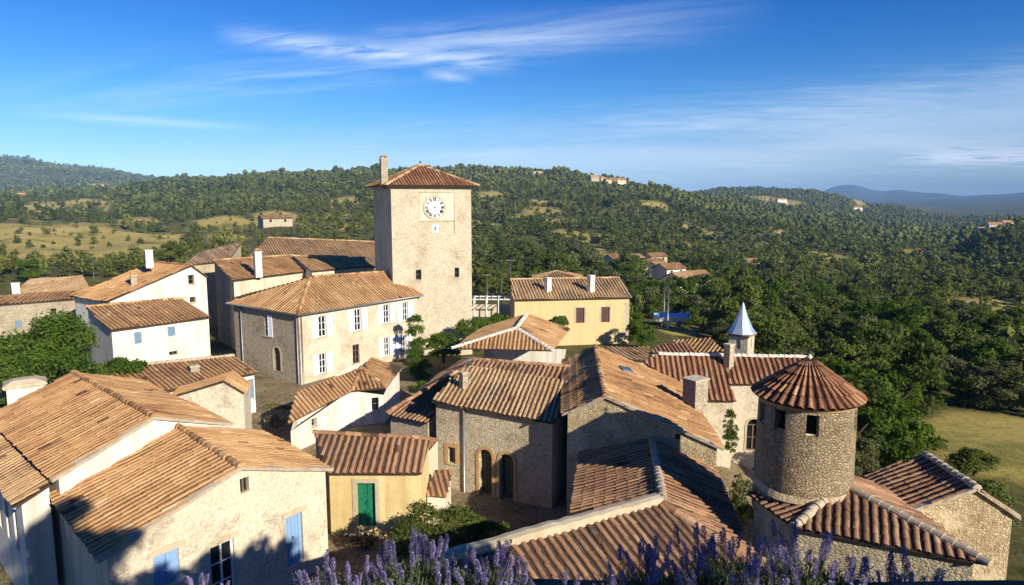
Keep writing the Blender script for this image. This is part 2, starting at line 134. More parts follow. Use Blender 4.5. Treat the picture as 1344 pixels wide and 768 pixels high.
{'n': 'village_house', 'l': 'low tiled house carrying the round stone tower in the right foreground', 'c': 'house', 'g': '', 'roofs': [[[8.7, 20.0, 5.98], [13.26, 17.86, 5.98], [11.13, 21.4, 6.6], [10.22, 21.17, 6.44]], [[8.12, 22.5, 5.98], [8.7, 20.0, 5.98], [10.22, 21.17, 6.44], [9.92, 23.17, 6.44]], [[13.26, 17.86, 5.98], [12.98, 22.99, 5.98], [11.13, 23.4, 6.6], [11.13, 21.4, 6.6]]], 'foot': [[8.87, 20.14], [13.05, 18.18], [12.79, 22.87], [8.34, 22.42]], 'gz': -1.1, 'wm': ['palerubble', 'palerubble', 'palerubble', 'palerubble'], 'rm': 'dark', 'sp': 0.27, 'tl': 0.42, 'ridge': [[[8.7, 20.0, 5.98], [10.22, 21.17, 6.44]], [[13.26, 17.86, 5.98], [11.13, 21.4, 6.6]]], 'rcm': 'mortar', 'op': [], 'chim': []},
{'n': 'village_house', 'l': 'stone gabled house with a dark shaded roof slope at the right frame edge', 'c': 'house', 'g': '', 'roofs': [[[14.02, 23.0, 5.08], [16.19, 22.72, 6.05], [16.27, 25.96, 6.05], [14.09, 26.24, 5.08]], [[16.19, 22.72, 6.05], [17.66, 22.53, 5.08], [17.74, 25.77, 5.08], [16.27, 25.96, 6.05]]], 'foot': [[14.22, 23.07], [17.46, 22.66], [17.53, 25.7], [14.29, 26.12]], 'gz': -1.1, 'wm': ['ochrestone', 'ochrestone', 'ochrestone', 'ochrestone'], 'rm': 'brown', 'sp': 0.28, 'tl': 0.44, 'ridge': [[[16.19, 22.72, 6.05], [16.27, 25.96, 6.05]]], 'rcm': 'mortar', 'op': [], 'chim': [], 'verge': [[[14.02, 23.0, 5.08], [16.19, 22.72, 6.05]], [[16.19, 22.72, 6.05], [17.66, 22.53, 5.08]]]},
{'n': 'village_house', 'l': 'ridged house with raking brown tiles against the shadowed stone gable', 'c': 'house', 'g': '', 'roofs': [[[2.18, 23.8, 4.64], [5.22, 22.44, 5.75], [6.09, 29.0, 5.75], [3.14, 30.2, 4.68]], [[5.22, 22.44, 5.75], [7.82, 21.84, 4.75], [8.69, 28.4, 4.75], [6.09, 29.0, 5.75]]], 'foot': [[2.33, 23.83], [7.69, 21.98], [8.54, 28.43], [3.29, 30.13]], 'gz': -0.8, 'wm': ['rubble', 'rubble', 'rubble', 'rubble'], 'rm': 'brown', 'sp': 0.28, 'tl': 0.44, 'ridge': [[[5.22, 22.44, 5.75], [6.09, 29.0, 5.75]]], 'rcm': 'mortar', 'op': [], 'chim': []},
{'n': 'village_house', 'l': 'nearest low house below the lavender with ribbed tiles and a pale mortared ridge wall', 'c': 'house', 'g': '', 'roofs': [[[0.55, 12.38, 5.01], [8.54, 16.84, 5.01], [4.64, 19.93, 6.75], [-1.69, 16.4, 6.75]], [[8.54, 16.84, 5.01], [6.56, 21.0, 5.8], [4.64, 19.93, 6.75]]], 'foot': [[0.51, 12.65], [8.26, 16.97], [6.43, 20.81], [4.69, 19.84], [-1.55, 16.36]], 'gz': -0.8, 'wm': ['cream', 'cream', 'cream', 'cream', 'cream'], 'rm': 'dark', 'sp': 0.27, 'tl': 0.42, 'ridge': [[[8.54, 16.84, 5.01], [4.64, 19.93, 6.75]]], 'rcm': 'tile', 'op': [], 'chim': [], 'parapet': [[[-1.69, 16.4, 6.75], [4.64, 19.93, 6.75]]]},
{'n': 'village_house', 'l': 'white house with a hipped roof and pale mortared hips among green shrubs', 'c': 'house', 'g': '', 'roofs': [[[-4.12, 46.0, 5.92], [2.72, 45.28, 5.92], [0.32, 47.6, 7.0]], [[2.72, 45.28, 5.92], [4.57, 53.29, 5.92], [1.21, 53.78, 7.0], [0.32, 47.6, 7.0]], [[-2.27, 54.0, 5.92], [-4.12, 46.0, 5.92], [0.32, 47.6, 7.0], [1.21, 53.78, 7.0]], [[4.57, 53.29, 5.92], [-2.27, 54.0, 5.92], [1.21, 53.78, 7.0]]], 'foot': [[-3.87, 46.18], [2.52, 45.5], [4.28, 53.12], [-2.11, 53.79]], 'gz': 0.4, 'wm': ['cream', 'whitep', 'whitep', 'whitep'], 'rm': 'warm', 'sp': 0.28, 'tl': 0.45, 'ridge': [[[-4.12, 46.0, 5.92], [0.32, 47.6, 7.0]], [[2.72, 45.28, 5.92], [0.32, 47.6, 7.0]], [[0.32, 47.6, 7.0], [1.21, 53.78, 7.0]]], 'rcm': 'white', 'op': [], 'chim': []},
{'n': 'village_house', 'l': 'yellow house with two white chimneys and brown shuttered windows', 'c': 'house', 'g': '', 'roofs': [[[0.07, 66.0, 6.31], [12.03, 67.83, 6.31], [11.39, 72.25, 7.79], [-0.16, 70.5, 7.8]], [[-0.16, 70.5, 7.8], [11.39, 72.25, 7.79], [11.57, 76.83, 6.31], [-0.39, 75.0, 6.31]]], 'foot': [[0.26, 66.28], [11.77, 68.05], [11.33, 76.54], [-0.18, 74.78]], 'gz': 0.4, 'wm': ['yellowlight', 'yellowlight', 'yellowlight', 'yellowlight'], 'rm': 'straw', 'sp': 0.32, 'tl': 0.5, 'ridge': [[[-0.16, 70.5, 7.8], [11.39, 72.25, 7.79]]], 'rcm': 'tile', 'op': [[0, 'brown_window', 6.17, 7.03, 3.82, 5.35, {}], [0, 'brown_window', 8.75, 9.62, 3.82, 5.37, {}]], 'chim': [[3.6, 68.4, 6.77, 8.19, 0.55, 0.55, 'white', 'none', None], [7.95, 68.6, 6.74, 8.4, 0.6, 0.55, 'white', 'none', None]]},
{'n': 'village_house', 'l': 'low brown roof peeping over the yellow house ridge', 'c': 'house', 'g': '', 'roofs': [[[2.51, 80.0, 6.6], [8.7, 81.0, 6.57], [5.63, 84.0, 7.26]], [[8.7, 81.0, 6.57], [8.7, 87.0, 6.57], [5.63, 84.0, 7.26]], [[2.51, 86.0, 6.6], [2.51, 80.0, 6.6], [5.63, 84.0, 7.26]]], 'foot': [[2.71, 80.23], [8.5, 81.17], [8.5, 86.77], [2.71, 85.83]], 'gz': 0.4, 'wm': ['cream', 'cream', 'cream', 'cream'], 'rm': 'straw', 'sp': 0.32, 'tl': 0.5, 'ridge': [], 'rcm': 'tile', 'op': [], 'chim': []},
{'n': 'village_house', 'l': 'low reddish roof left of the bell turret behind the chapel', 'c': 'house', 'g': '', 'roofs': [[[9.49, 47.0, 5.38], [12.96, 47.0, 5.38], [12.73, 49.31, 5.65], [10.84, 48.8, 5.59]]], 'foot': [[9.69, 47.1], [12.85, 47.1], [12.64, 49.19], [10.9, 48.71]], 'gz': -0.1, 'wm': ['cream', 'cream', 'cream', 'cream'], 'rm': 'red', 'sp': 0.3, 'tl': 0.5, 'ridge': [], 'rcm': 'tile', 'op': [], 'chim': []},
{'n': 'village_house', 'l': 'small orange-brown roof just left of the bell turret', 'c': 'house', 'g': '', 'roofs': [[[12.68, 49.0, 4.92], [15.14, 48.0, 5.26], [14.74, 50.11, 5.83], [12.12, 51.0, 5.42]]], 'foot': [[12.76, 49.07], [15.01, 48.16], [14.65, 50.04], [12.27, 50.84]], 'gz': -0.1, 'wm': ['cream', 'cream', 'cream', 'cream'], 'rm': 'warm', 'sp': 0.3, 'tl': 0.5, 'ridge': [], 'rcm': 'tile', 'op': [], 'chim': []},
{'n': 'village_house', 'l': 'pale weathered roof between the gabled hall and the chapel', 'c': 'house', 'g': '', 'roofs': [[[6.25, 43.0, 5.93], [8.7, 43.0, 5.73], [9.29, 45.52, 6.08], [6.27, 45.0, 6.25]]], 'foot': [[6.35, 43.1], [8.62, 43.1], [9.16, 45.39], [6.37, 44.92]], 'gz': -0.1, 'wm': ['rubble', 'rubble', 'rubble', 'rubble'], 'rm': 'straw', 'sp': 0.3, 'tl': 0.5, 'ridge': [], 'rcm': 'tile', 'op': [], 'chim': []}]
TER_R = [30, 70, 110, 180, 300, 500, 800, 1000, 1600, 2500, 4000, 8000, 13000]
TER = [(-0.8284, [1.3, 2.5, 6.25, 4.13, 3.44, 7.42, 14.81, 18.98, 32.66, 149.41, 111.12, 15.97, 15.95]), (-0.6457, [1.3, 2.5, 5.08, 3.59, 3.31, 8.09, 16.0, 19.5, 32.81, 138.13, 110.46, 15.97, 15.95]), (-0.5542, [1.3, 2.5, 5.21, 3.14, 3.35, 8.53, 18.98, 21.59, 39.82, 115.75, 97.84, 15.97, 15.94]), (-0.442, [1.3, 2.5, 6.1, 2.88, 3.17, 9.56, 29.43, 37.71, 41.27, 80.1, 63.41, 15.96, 15.94]), (-0.3265, [1.3, 2.5, 6.09, 3.02, 3.51, 12.37, 35.81, 47.96, 35.84, 47.0, 44.94, 15.96, 15.94]), (-0.212, [1.3, 2.5, 6.14, 2.81, 3.76, 14.4, 39.81, 53.17, 36.45, 47.96, 45.84, 15.96, 15.93]), (-0.0582, [1.3, 1.6, 0.99, -3.09, -4.12, 4.52, 35.11, 59.31, 36.87, 48.61, 46.45, 15.96, 15.93]), (0.0538, [1.3, 1.6, -0.13, -5.52, -7.45, 1.23, 33.38, 55.01, 36.87, 48.62, 46.46, 15.96, 15.93]), (0.1425, [1.3, 1.6, -0.74, -5.74, -9.57, -3.55, 26.35, 43.98, 28.08, 26.78, 33.26, 7.32, 15.93]), (0.197, [1.3, 1.6, -1.19, -6.13, -10.98, -7.16, 17.71, 32.02, 15.99, 15.99, 24.54, -1.18, 15.93]), (0.3022, [1.3, 1.0, -2.53, -8.46, -15.09, -15.56, -0.74, 7.64, 14.32, 44.64, 15.98, -34.16, 15.94]), (0.4009, [1.3, -2.5, -4.18, -10.4, -17.09, -21.11, -16.4, -14.34, -6.61, 41.14, 15.98, -48.57, 68.29]), (0.4474, [1.3, -2.5, -4.54, -10.77, -17.92, -22.86, -22.12, -20.69, -17.25, 20.92, 0.18, -55.18, 259.16]), (0.492, [1.3, -2.5, -4.97, -11.07, -18.65, -24.46, -29.11, -28.66, -28.96, -8.18, -7.21, -30.41, 178.87]), (0.5671, [1.3, -2.5, -5.43, -11.62, -18.87, -25.09, -30.94, -31.44, -43.46, -44.31, -47.04, 8.56, 88.05]), (0.6457, [1.3, -2.5, -5.48, -11.28, -18.1, -20.69, -5.11, -8.63, -34.7, -45.57, -54.32, 22.98, 107.09]), (0.8314, [1.3, -2.5, -2.91, -6.71, -10.5, -5.62, 14.21, 16.0, -11.37, -26.77, -37.54, 51.6, 15.95])]
CLEAR = [(-0.723, -0.462, 168.8, 357.6), (-0.617, -0.51, 480.5, 671.2), (-0.524, -0.455, 337.4, 411.5), (-0.492, -0.443, 220.3, 321.5), (-0.442, -0.362, 307.8, 371.7), (-0.362, -0.298, 307.8, 382.7), (-0.42, -0.363, 226.8, 274.0), (-0.296, -0.209, 444.7, 524.3), (-0.252, -0.21, 276.7, 313.8), (-0.046, -0.008, 603.4, 674.5), (0.031, 0.097, 583.2, 627.2), (-0.024, 0.031, 469.0, 511.8), (0.055, 0.141, 366.4, 415.5), (-0.058, -0.013, 392.1, 438.3), (0.02, 0.064, 516.7, 566.5), (0.389, 0.472, 421.6, 521.8), (0.488, 0.518, 266.1, 300.4), (0.556, 0.717, 48.2, 72.3), (0.12, 0.196, 258.5, 319.9), (0.192, 0.251, 137.7, 243.9), (0.317, 0.404, 1676.4, 1873.9), (0.57, 0.648, 200.0, 263.6), (0.218, 0.265, 80.9, 90.8), (0.45, 0.472, 2209.3, 3500.0), (0.183, 0.226, 658.3, 725.3), (0.248, 0.299, 542.4, 586.1), (0.331, 0.36, 368.2, 411.5), (0.031, 0.097, 449.0, 501.9), (-0.036, 0.02, 304.8, 327.8), (0.217, 0.253, 409.6, 446.9), (0.349, 0.387, 671.2, 735.9), (0.515, 0.548, 603.4, 687.6), (0.098, 0.141, 321.5, 340.7), (-0.123, -0.035, 354.2, 369.9), (-0.282, -0.22, 347.4, 386.4)]
rnd = random.Random(7)
# ---------------------------------------------------------------- helpers
def tag(o, label=None, cat=None, group=None, kind=None):
    for k, v in (('label', label), ('category', cat), ('group', group), ('kind', kind)):
        if v: o[k] = v
    return o
def empty(name, loc, rz=0.0):
    o = bpy.data.objects.new(name, None); COL.objects.link(o); o.location = loc; o.rotation_euler = (0, 0, rz); o.empty_display_size = .3
    return o
class MB:
    """collects faces and links them as ONE mesh object"""
    def __init__(s): s.v = []; s.f = []; s.m = []; s.t = []; s.uv = {}; s.sm = []
    def add(s, vs, fs, mi=0, t=0.5, uv=None, smooth=False):
        o = len(s.v); s.v.extend([tuple(map(float, q)) for q in vs])
        for j, f in enumerate(fs):
            if uv is not None: s.uv[len(s.f)] = [uv[i] for i in f]
            s.f.append([i+o for i in f]); s.m.append(mi); s.t.append(t[j] if isinstance(t, (list, tuple)) else t); s.sm.append(smooth)
    def box(s, O, X, Y, Z, a0, a1, b0, b1, c0, c1, mi=0, t=.5):
        O, X, Y, Z = map(np.array, (O, X, Y, Z))
        P = [O+X*a+Y*b+Z*c for c in (c0, c1) for b in (b0, b1) for a in (a0, a1)]
        s.add(P, [(0, 2, 3, 1), (4, 5, 7, 6), (0, 1, 5, 4), (2, 6, 7, 3), (0, 4, 6, 2), (1, 3, 7, 5)], mi, t)
    def wbox(s, c, sx, sy, z0, z1, rz=0, mi=0, top=1.0, t=.5):
        ca, sa = math.cos(rz), math.sin(rz); P = []
        for z, k in ((z0, 1), (z1, top)):
            for a, b in ((-1, -1), (1, -1), (1, 1), (-1, 1)):
                x, y = a*sx/2*k, b*sy/2*k; P.append((c[0]+x*ca-y*sa, c[1]+x*sa+y*ca, z))
        s.add(P, [(0, 3, 2, 1), (4, 5, 6, 7), (0, 1, 5, 4), (1, 2, 6, 5), (2, 3, 7, 6), (3, 0, 4, 7)], mi, t)
    def tube(s, pts, rad, n=8, mi=0, cap=True, t=.5, smooth=True):
        pts = [np.array(p, float) for p in pts]; rad = rad if isinstance(rad, (list, tuple)) else [rad]*len(pts); vs = []; fs = []
        for i, p in enumerate(pts):
            d = pts[min(i+1, len(pts)-1)]-pts[max(i-1, 0)]; d = d/(np.linalg.norm(d)+1e-9)
            a = np.cross(d, (0, 0, 1.0)) if abs(d[2]) < .95 else np.cross(d, (1.0, 0, 0)); a /= np.linalg.norm(a); b = np.cross(d, a)
            for k in range(n):
                w = 2*math.pi*k/n; vs.append(p+(a*math.cos(w)+b*math.sin(w))*rad[i])
        for i in range(len(pts)-1):
            for k in range(n):
                fs.append((i*n+k, i*n+(k+1) % n, (i+1)*n+(k+1) % n, (i+1)*n+k))
        if cap: fs.append(tuple(range(n))); fs.append(tuple(range((len(pts)-1)*n, len(pts)*n))[::-1])
        s.add(vs, fs, mi, t, smooth=smooth)
    def mesh(s, name, mats):
        me = bpy.data.meshes.new(name); me.from_pydata(s.v, [], s.f)
        for m in (mats if isinstance(mats, (list, tuple)) else [mats]): me.materials.append(m)
        if any(s.m): me.polygons.foreach_set('material_index', s.m)
        a = me.attributes.new('tint', 'FLOAT', 'FACE'); a.data.foreach_set('value', s.t)
        if s.uv:
            l = me.uv_layers.new(name='UVMap'); buf = np.zeros((len(me.loops), 2), 'f')
            st = 0
            for i, f in enumerate(s.f):
                if i in s.uv: buf[st:st+len(f)] = s.uv[i]
                st += len(f)
            l.data.foreach_set('uv', buf.ravel())
        if any(s.sm): me.polygons.foreach_set('use_smooth', s.sm)
        me.update(); return me
    def build(s, name, mats, parent=None):
        o = bpy.data.objects.new(name, s.mesh(name, mats)); COL.objects.link(o)
        if parent is not None: par(o, parent)
        return o
_loc = {}
def par(o, p):
    """parent without moving: every thing's empty is unrotated, parts carry world coordinates minus its location"""
    o.parent = p; w = Vector((0, 0, 0)); q = p
    while q is not None: w += Vector(q.location); q = q.parent
    o.location = Vector(o.location) - w
def bulk(name, V, F, mat, tint=None, smooth=False, nv=None):
    """numpy arrays -> mesh; F is (n,3) or (n,4)"""
    me = bpy.data.meshes.new(name); V = np.asarray(V, 'f'); F = np.asarray(F, 'i'); k = F.shape[1]
    me.vertices.add(len(V)); me.vertices.foreach_set('co', V.ravel())
    me.loops.add(F.size); me.loops.foreach_set('vertex_index', F.ravel())
    me.polygons.add(len(F)); me.polygons.foreach_set('loop_start', np.arange(0, F.size, k, dtype='i'))
    me.update(calc_edges=True)
    if smooth: me.polygons.foreach_set('use_smooth', np.ones(len(F), bool))
    if tint is not None:
        a = me.attributes.new('tint', 'FLOAT', 'FACE'); a.data.foreach_set('value', np.asarray(tint, 'f'))
    if nv is not None:
        a = me.attributes.new('field', 'FLOAT', 'POINT'); a.data.foreach_set('value', np.asarray(nv, 'f'))
    for m in (mat if isinstance(mat, (list, tuple)) else [mat]): me.materials.append(m)
    me.update(); return me
# ---------------------------------------------------------------- materials
def new_mat(name):
    m = bpy.data.materials.new(name); m.use_nodes = True; nt = m.node_tree; b = nt.nodes['Principled BSDF']
    b.inputs['Roughness'].default_value = .9; b.inputs['Specular IOR Level'].default_value = .25
    return m, nt, b
def plain(name, c, rough=.7, spec=.3, metal=0, var=.12, scale=6):
    m, nt, b = new_mat(name); tc = N(nt, 'ShaderNodeTexCoord')
    f = NOISE(nt, tc.outputs['Object'], scale, 6)
    col = RAMP(nt, f, [(.3, tuple(x*(1-var) for x in c)), (.7, tuple(min(1, x*(1+var)) for x in c))])
    nt.links.new(col, b.inputs['Base Color']); b.inputs['Roughness'].default_value = rough
    b.inputs['Specular IOR Level'].default_value = spec; b.inputs['Metallic'].default_value = metal; return m
def bump(nt, b, h, strength, dist):
    n = N(nt, 'ShaderNodeBump'); n.inputs['Strength'].default_value = strength; n.inputs['Distance'].default_value = dist
    nt.links.new(h, n.inputs['Height']); nt.links.new(n.outputs[0], b.inputs['Normal'])
def stone(name, c1, c2, mortar, sx=3.2, sy=5.5, bmp=.05, mort=.06, stain=.25, plaster=0.0):
    """rubble masonry: voronoi stones in wall coordinates (metres), mortar joints, stains"""
    m, nt, b = new_mat(name); uv = N(nt, 'ShaderNodeUVMap'); tc = N(nt, 'ShaderNodeTexCoord')
    mp = N(nt, 'ShaderNodeMapping'); mp.inputs['Scale'].default_value = (sx, sy, 1); nt.links.new(uv.outputs[0], mp.inputs[0])
    wob = N(nt, 'ShaderNodeTexNoise'); wob.inputs['Scale'].default_value = 1.6; wob.inputs['Detail'].default_value = 3; nt.links.new(mp.outputs[0], wob.inputs['Vector'])
    ad = N(nt, 'ShaderNodeVectorMath', operation='MULTIPLY_ADD'); nt.links.new(wob.outputs['Color'], ad.inputs[0]); ad.inputs[1].default_value = (1.1, 1.1, 0); nt.links.new(mp.outputs[0], ad.inputs[2])
    vo = N(nt, 'ShaderNodeTexVoronoi', voronoi_dimensions='2D', feature='DISTANCE_TO_EDGE'); nt.links.new(ad.outputs[0], vo.inputs['Vector']); vo.inputs['Scale'].default_value = 1
    vc = N(nt, 'ShaderNodeTexVoronoi', voronoi_dimensions='2D'); nt.links.new(ad.outputs[0], vc.inputs['Vector']); vc.inputs['Scale'].default_value = 1
    sp = N(nt, 'ShaderNodeSeparateColor'); nt.links.new(vc.outputs['Color'], sp.inputs[0])
    cs = RAMP(nt, sp.outputs[0], [(0, c1), (.5, tuple((p+q)/2 for p, q in zip(c1, c2))), (1, c2)])
    mp.inputs['Scale'].default_value = (sx*2.0, sy*1.9, 1)
    fn = NOISE(nt, tc.outputs['Object'], 9, 8, .65); bigs = NOISE(nt, tc.outputs['Object'], .55, 5, .6)
    joint = RAMP(nt, vo.outputs['Distance'], [(mort*.2, (.8, .8, .8)), (mort*2.6, (0, 0, 0))])
    pl = RAMP(nt, NOISE(nt, tc.outputs['Object'], .8, 6, .6), [(.62-plaster*.5, (0, 0, 0)), (.72-plaster*.5, (1, 1, 1))])
    jj = MIX(nt, 1.0, joint, pl, 'LIGHTEN') if plaster > 0 else joint
    col = MIX(nt, jj, cs, mortar)
    col = MIX(nt, 1.0, col, RAMP(nt, fn, [(.25, (.62, .59, .54)), (.7, (1.12, 1.12, 1.12))]), 'MULTIPLY')
    col = MIX(nt, min(1, stain*2.2), col, RAMP(nt, bigs, [(.3, (.62, .55, .45)), (.46, (.95, .92, .88)), (.62, (1.06, 1.04, 1.0))]), 'MULTIPLY')
    nt.links.new(col, b.inputs['Base Color'])
    h = MATH(nt, 'ADD', MATH(nt, 'MULTIPLY', MATH(nt, 'SMOOTH_MIN', vo.outputs['Distance'], .22, .12), 2.6), MATH(nt, 'MULTIPLY', fn, 1.1))
    if plaster > 0: h = MIX(nt, pl, h, MATH(nt, 'MULTIPLY', fn, 1.0))
    bump(nt, b, h, 1.0, bmp); return m
def plaster(name, c, var=.1, bmp=.012, stain=.3, stc=(.62, .52, .40)):
    m, nt, b = new_mat(name); tc = N(nt, 'ShaderNodeTexCoord')
    f = NOISE(nt, tc.outputs['Object'], 2.2, 8, .65); g = NOISE(nt, tc.outputs['Object'], 14, 8, .7)
    mp = N(nt, 'ShaderNodeMapping'); mp.inputs['Scale'].default_value = (2.2, 2.2, .22); nt.links.new(tc.outputs['Object'], mp.inputs[0])
    drip = NOISE(nt, mp.outputs[0], 1.0, 6, .6)
    col = RAMP(nt, f, [(.3, tuple(x*(1-var) for x in c)), (.7, tuple(min(.9, x*(1+var*.6)) for x in c))])
    col = MIX(nt, stain, col, RAMP(nt, drip, [(.36, stc), (.56, (1, 1, 1))]), 'MULTIPLY')
    col = MIX(nt, .8, col, RAMP(nt, g, [(.3, (.84, .83, .80)), (.6, (1.03, 1.03, 1.03))]), 'MULTIPLY')
    nt.links.new(col, b.inputs['Base Color']); bump(nt, b, MATH(nt, 'ADD', g, f), .9, bmp); return m
def tilemat(name, stops, moss=.35):
    m, nt, b = new_mat(name); at = N(nt, 'ShaderNodeAttribute', attribute_name='tint'); tc = N(nt, 'ShaderNodeTexCoord')
    g = NOISE(nt, tc.outputs['Object'], 11, 8, .7); big = NOISE(nt, tc.outputs['Object'], .5, 6, .62)
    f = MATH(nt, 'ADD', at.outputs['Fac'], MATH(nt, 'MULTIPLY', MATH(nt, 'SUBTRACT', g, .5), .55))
    oi = N(nt, 'ShaderNodeObjectInfo')
    f = MATH(nt, 'ADD', f, MATH(nt, 'MULTIPLY', MATH(nt, 'SUBTRACT', oi.outputs['Random'], .55), .24))
    f = MATH(nt, 'ADD', f, MATH(nt, 'MULTIPLY', MATH(nt, 'SUBTRACT', big, .5), .95), clamp=True)
    col = RAMP(nt, f, stops)
    lich = NOISE(nt, tc.outputs['Object'], 4.5, 9, .72)
    col = MIX(nt, MATH(nt, 'MULTIPLY', RAMP(nt, lich, [(.55, (0, 0, 0)), (.68, (1, 1, 1))]), moss), col, (.20, .19, .14))
    sp = NOISE(nt, tc.outputs['Object'], 26, 4, .6)
    col = MIX(nt, MATH(nt, 'MULTIPLY', RAMP(nt, sp, [(.66, (0, 0, 0)), (.74, (1, 1, 1))]), .5), col, (.50, .44, .30))
    nt.links.new(col, b.inputs['Base Color']); bump(nt, b, g, .6, .015); b.inputs['Roughness'].default_value = .85; return m
M = {}
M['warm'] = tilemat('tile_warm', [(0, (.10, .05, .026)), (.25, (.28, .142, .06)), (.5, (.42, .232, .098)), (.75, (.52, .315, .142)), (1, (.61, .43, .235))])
M['straw'] = tilemat('tile_straw', [(0, (.18, .10, .05)), (.3, (.36, .215, .10)), (.6, (.50, .325, .165)), (1, (.63, .47, .27))])
M['brown'] = tilemat('tile_brown', [(0, (.08, .042, .026)), (.35, (.25, .13, .068)), (.65, (.39, .215, .11)), (1, (.48, .30, .17))], .45)
M['red'] = tilemat('tile_red', [(0, (.09, .04, .022)), (.3, (.25, .105, .05)), (.6, (.40, .20, .095)), (1, (.56, .37, .21))], .4)
M['dark'] = tilemat('tile_dark', [(0, (.06, .038, .028)), (.3, (.22, .12, .065)), (.6, (.36, .20, .11)), (1, (.52, .34, .20))], .5)
M['grey'] = tilemat('tile_grey', [(0, (.11, .075, .05)), (.35, (.24, .15, .09)), (.65, (.36, .24, .15)), (1, (.50, .39, .26))], .6)
M['deck'] = plain('roof_deck', (.07, .045, .03), .95)
M['mortar'] = plaster('mortar', (.46, .39, .29), .15, .02, .35)
M['whitemortar'] = plaster('white_mortar', (.66, .62, .54), .1, .02, .25)
M['roughpale'] = stone('rough_pale_stone', (.54, .47, .35), (.74, .67, .54), (.68, .61, .48), 3.0, 5.0, .04, .05, .22, .45)
M['limestone'] = stone('limestone_render', (.56, .48, .34), (.72, .64, .49), (.66, .58, .44), 3.6, 5.6, .03, .05, .22, .35)
M['rubble'] = stone('rubble_stone', (.54, .45, .31), (.74, .65, .49), (.62, .53, .39), 3.4, 5.4, .05, .07, .35)
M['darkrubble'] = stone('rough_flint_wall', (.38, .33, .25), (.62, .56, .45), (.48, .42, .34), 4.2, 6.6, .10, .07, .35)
M['palerubble'] = stone('pale_rubble', (.46, .39, .27), (.66, .59, .45), (.55, .48, .36), 3.4, 5.6, .06, .06, .3)
M['ochrestone'] = stone('ochre_stone', (.50, .39, .22), (.74, .62, .40), (.66, .55, .36), 4.0, 6.0, .05, .06, .3, .2)
M['towerstone'] = stone('tower_stone', (.58, .50, .36), (.73, .65, .50), (.67, .59, .45), 2.8, 4.6, .04, .05, .3)
M['roundstone'] = stone('round_tower_stone', (.36, .28, .17), (.62, .50, .33), (.50, .41, .27), 4.0, 6.0, .10, .08, .35)
M['whitep'] = plaster('white_plaster', (.73, .70, .62), .09, .012, .5)
M['cream'] = plaster('cream_plaster', (.66, .58, .44), .1, .012, .5)
M['yellow'] = plaster('yellow_plaster', (.70, .55, .27), .1, .012, .5)
M['yellowlight'] = plaster('pale_yellow_plaster', (.66, .50, .25), .08, .012, .2)
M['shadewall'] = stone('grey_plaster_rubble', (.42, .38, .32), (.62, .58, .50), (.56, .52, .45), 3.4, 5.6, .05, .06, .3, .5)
M['beige'] = plaster('beige_plaster', (.58, .47, .33), .1, .015, .3)
M['orangestone'] = plaster('orange_stone', (.52, .33, .15), .2, .02, .4)
M['lintel'] = plaster('lintel_stone', (.52, .44, .31), .15, .015, .3)
M['white'] = plain('white_paint', (.80, .80, .78), .5, .4, var=.05)
M['whiteshutter'] = plain('white_shutter', (.76, .79, .84), .6, .3, var=.06)
M['blue'] = plain('blue_shutter', (.22, .36, .58), .6, .3, var=.14, scale=14)
M['bluegrey'] = plain('grey_blue_shutter', (.16, .25, .34), .6, .3, var=.15, scale=14)
M['green'] = plain('green_paint', (.012, .16, .085), .5, .4, var=.25, scale=10)
M['brownwood'] = plain('brown_wood', (.10, .05, .035), .6, .3, var=.3, scale=12)
M['oldwood'] = plain('old_wood', (.17, .12, .08), .8, .2, var=.3, scale=10)
M['darkgreen'] = plain('dark_green_door', (.05, .065, .03), .6, .3, var=.4, scale=5)
M['zinc'] = plain('zinc', (.30, .31, .32), .45, .5, .6, .15)
M['spire'] = plain('spire_metal', (.34, .43, .54), .5, .5, .35, .12, 3)
M['iron'] = plain('dark_iron', (.035, .033, .03), .6, .4, .4)
M['ink'] = plain('black_paint', (.012, .012, .014), .6, .3)
M['dialwhite'] = plain('dial_white', (.78, .78, .76), .5, .3, var=.05)
M['faded'] = plain('faded_blue_paint', (.34, .50, .62), .8, .2, var=.3, scale=9)
M['tarp'] = plain('blue_cover', (.25, .50, .80), .6, .3, var=.1)
M['glass'], _nt, _b = new_mat('window_glass'); _b.inputs['Base Color'].default_value = (.012, .014, .017, 1); _b.inputs['Roughness'].default_value = .12; _b.inputs['Specular IOR Level'].default_value = .45
def leafmat(name, c_dark, c_light, trans=.34, objvar=True):
    m, nt, b = new_mat(name); at = N(nt, 'ShaderNodeAttribute', attribute_name='tint'); oi = N(nt, 'ShaderNodeObjectInfo')
    f = MATH(nt, 'ADD', MATH(nt, 'MULTIPLY', at.outputs['Fac'], .75), MATH(nt, 'MULTIPLY', oi.outputs['Random'], .3 if objvar else 0.0), clamp=True)
    col = RAMP(nt, f, [(0, c_dark), (1, c_light)])
    df = N(nt, 'ShaderNodeBsdfDiffuse'); tr = N(nt, 'ShaderNodeBsdfTranslucent'); mx = N(nt, 'ShaderNodeMixShader'); mx.inputs[0].default_value = trans
    nt.links.new(col, df.inputs[0]); nt.links.new(MIX(nt, 1.0, col, (1.2, 1.25, .6), 'MULTIPLY'), tr.inputs[0])
    nt.links.new(df.outputs[0], mx.inputs[1]); nt.links.new(tr.outputs[0], mx.inputs[2])
    nt.links.new(mx.outputs[0], nt.nodes['Material Output'].inputs[0]); return m
M['leaf_oak'] = leafmat('leaf_oak', (.042, .064, .014), (.200, .232, .060))
M['leaf_olive'] = leafmat('leaf_olive', (.060, .072, .028), (.215, .225, .105))
M['leaf_pine'] = leafmat('leaf_pine', (.026, .046, .013), (.135, .170, .048))
M['leaf_bright'] = leafmat('leaf_bright', (.030, .065, .008), (.135, .205, .030))
M['leaf_forest'] = leafmat('leaf_forest', (.042, .062, .013), (.300, .310, .085), .34, False)
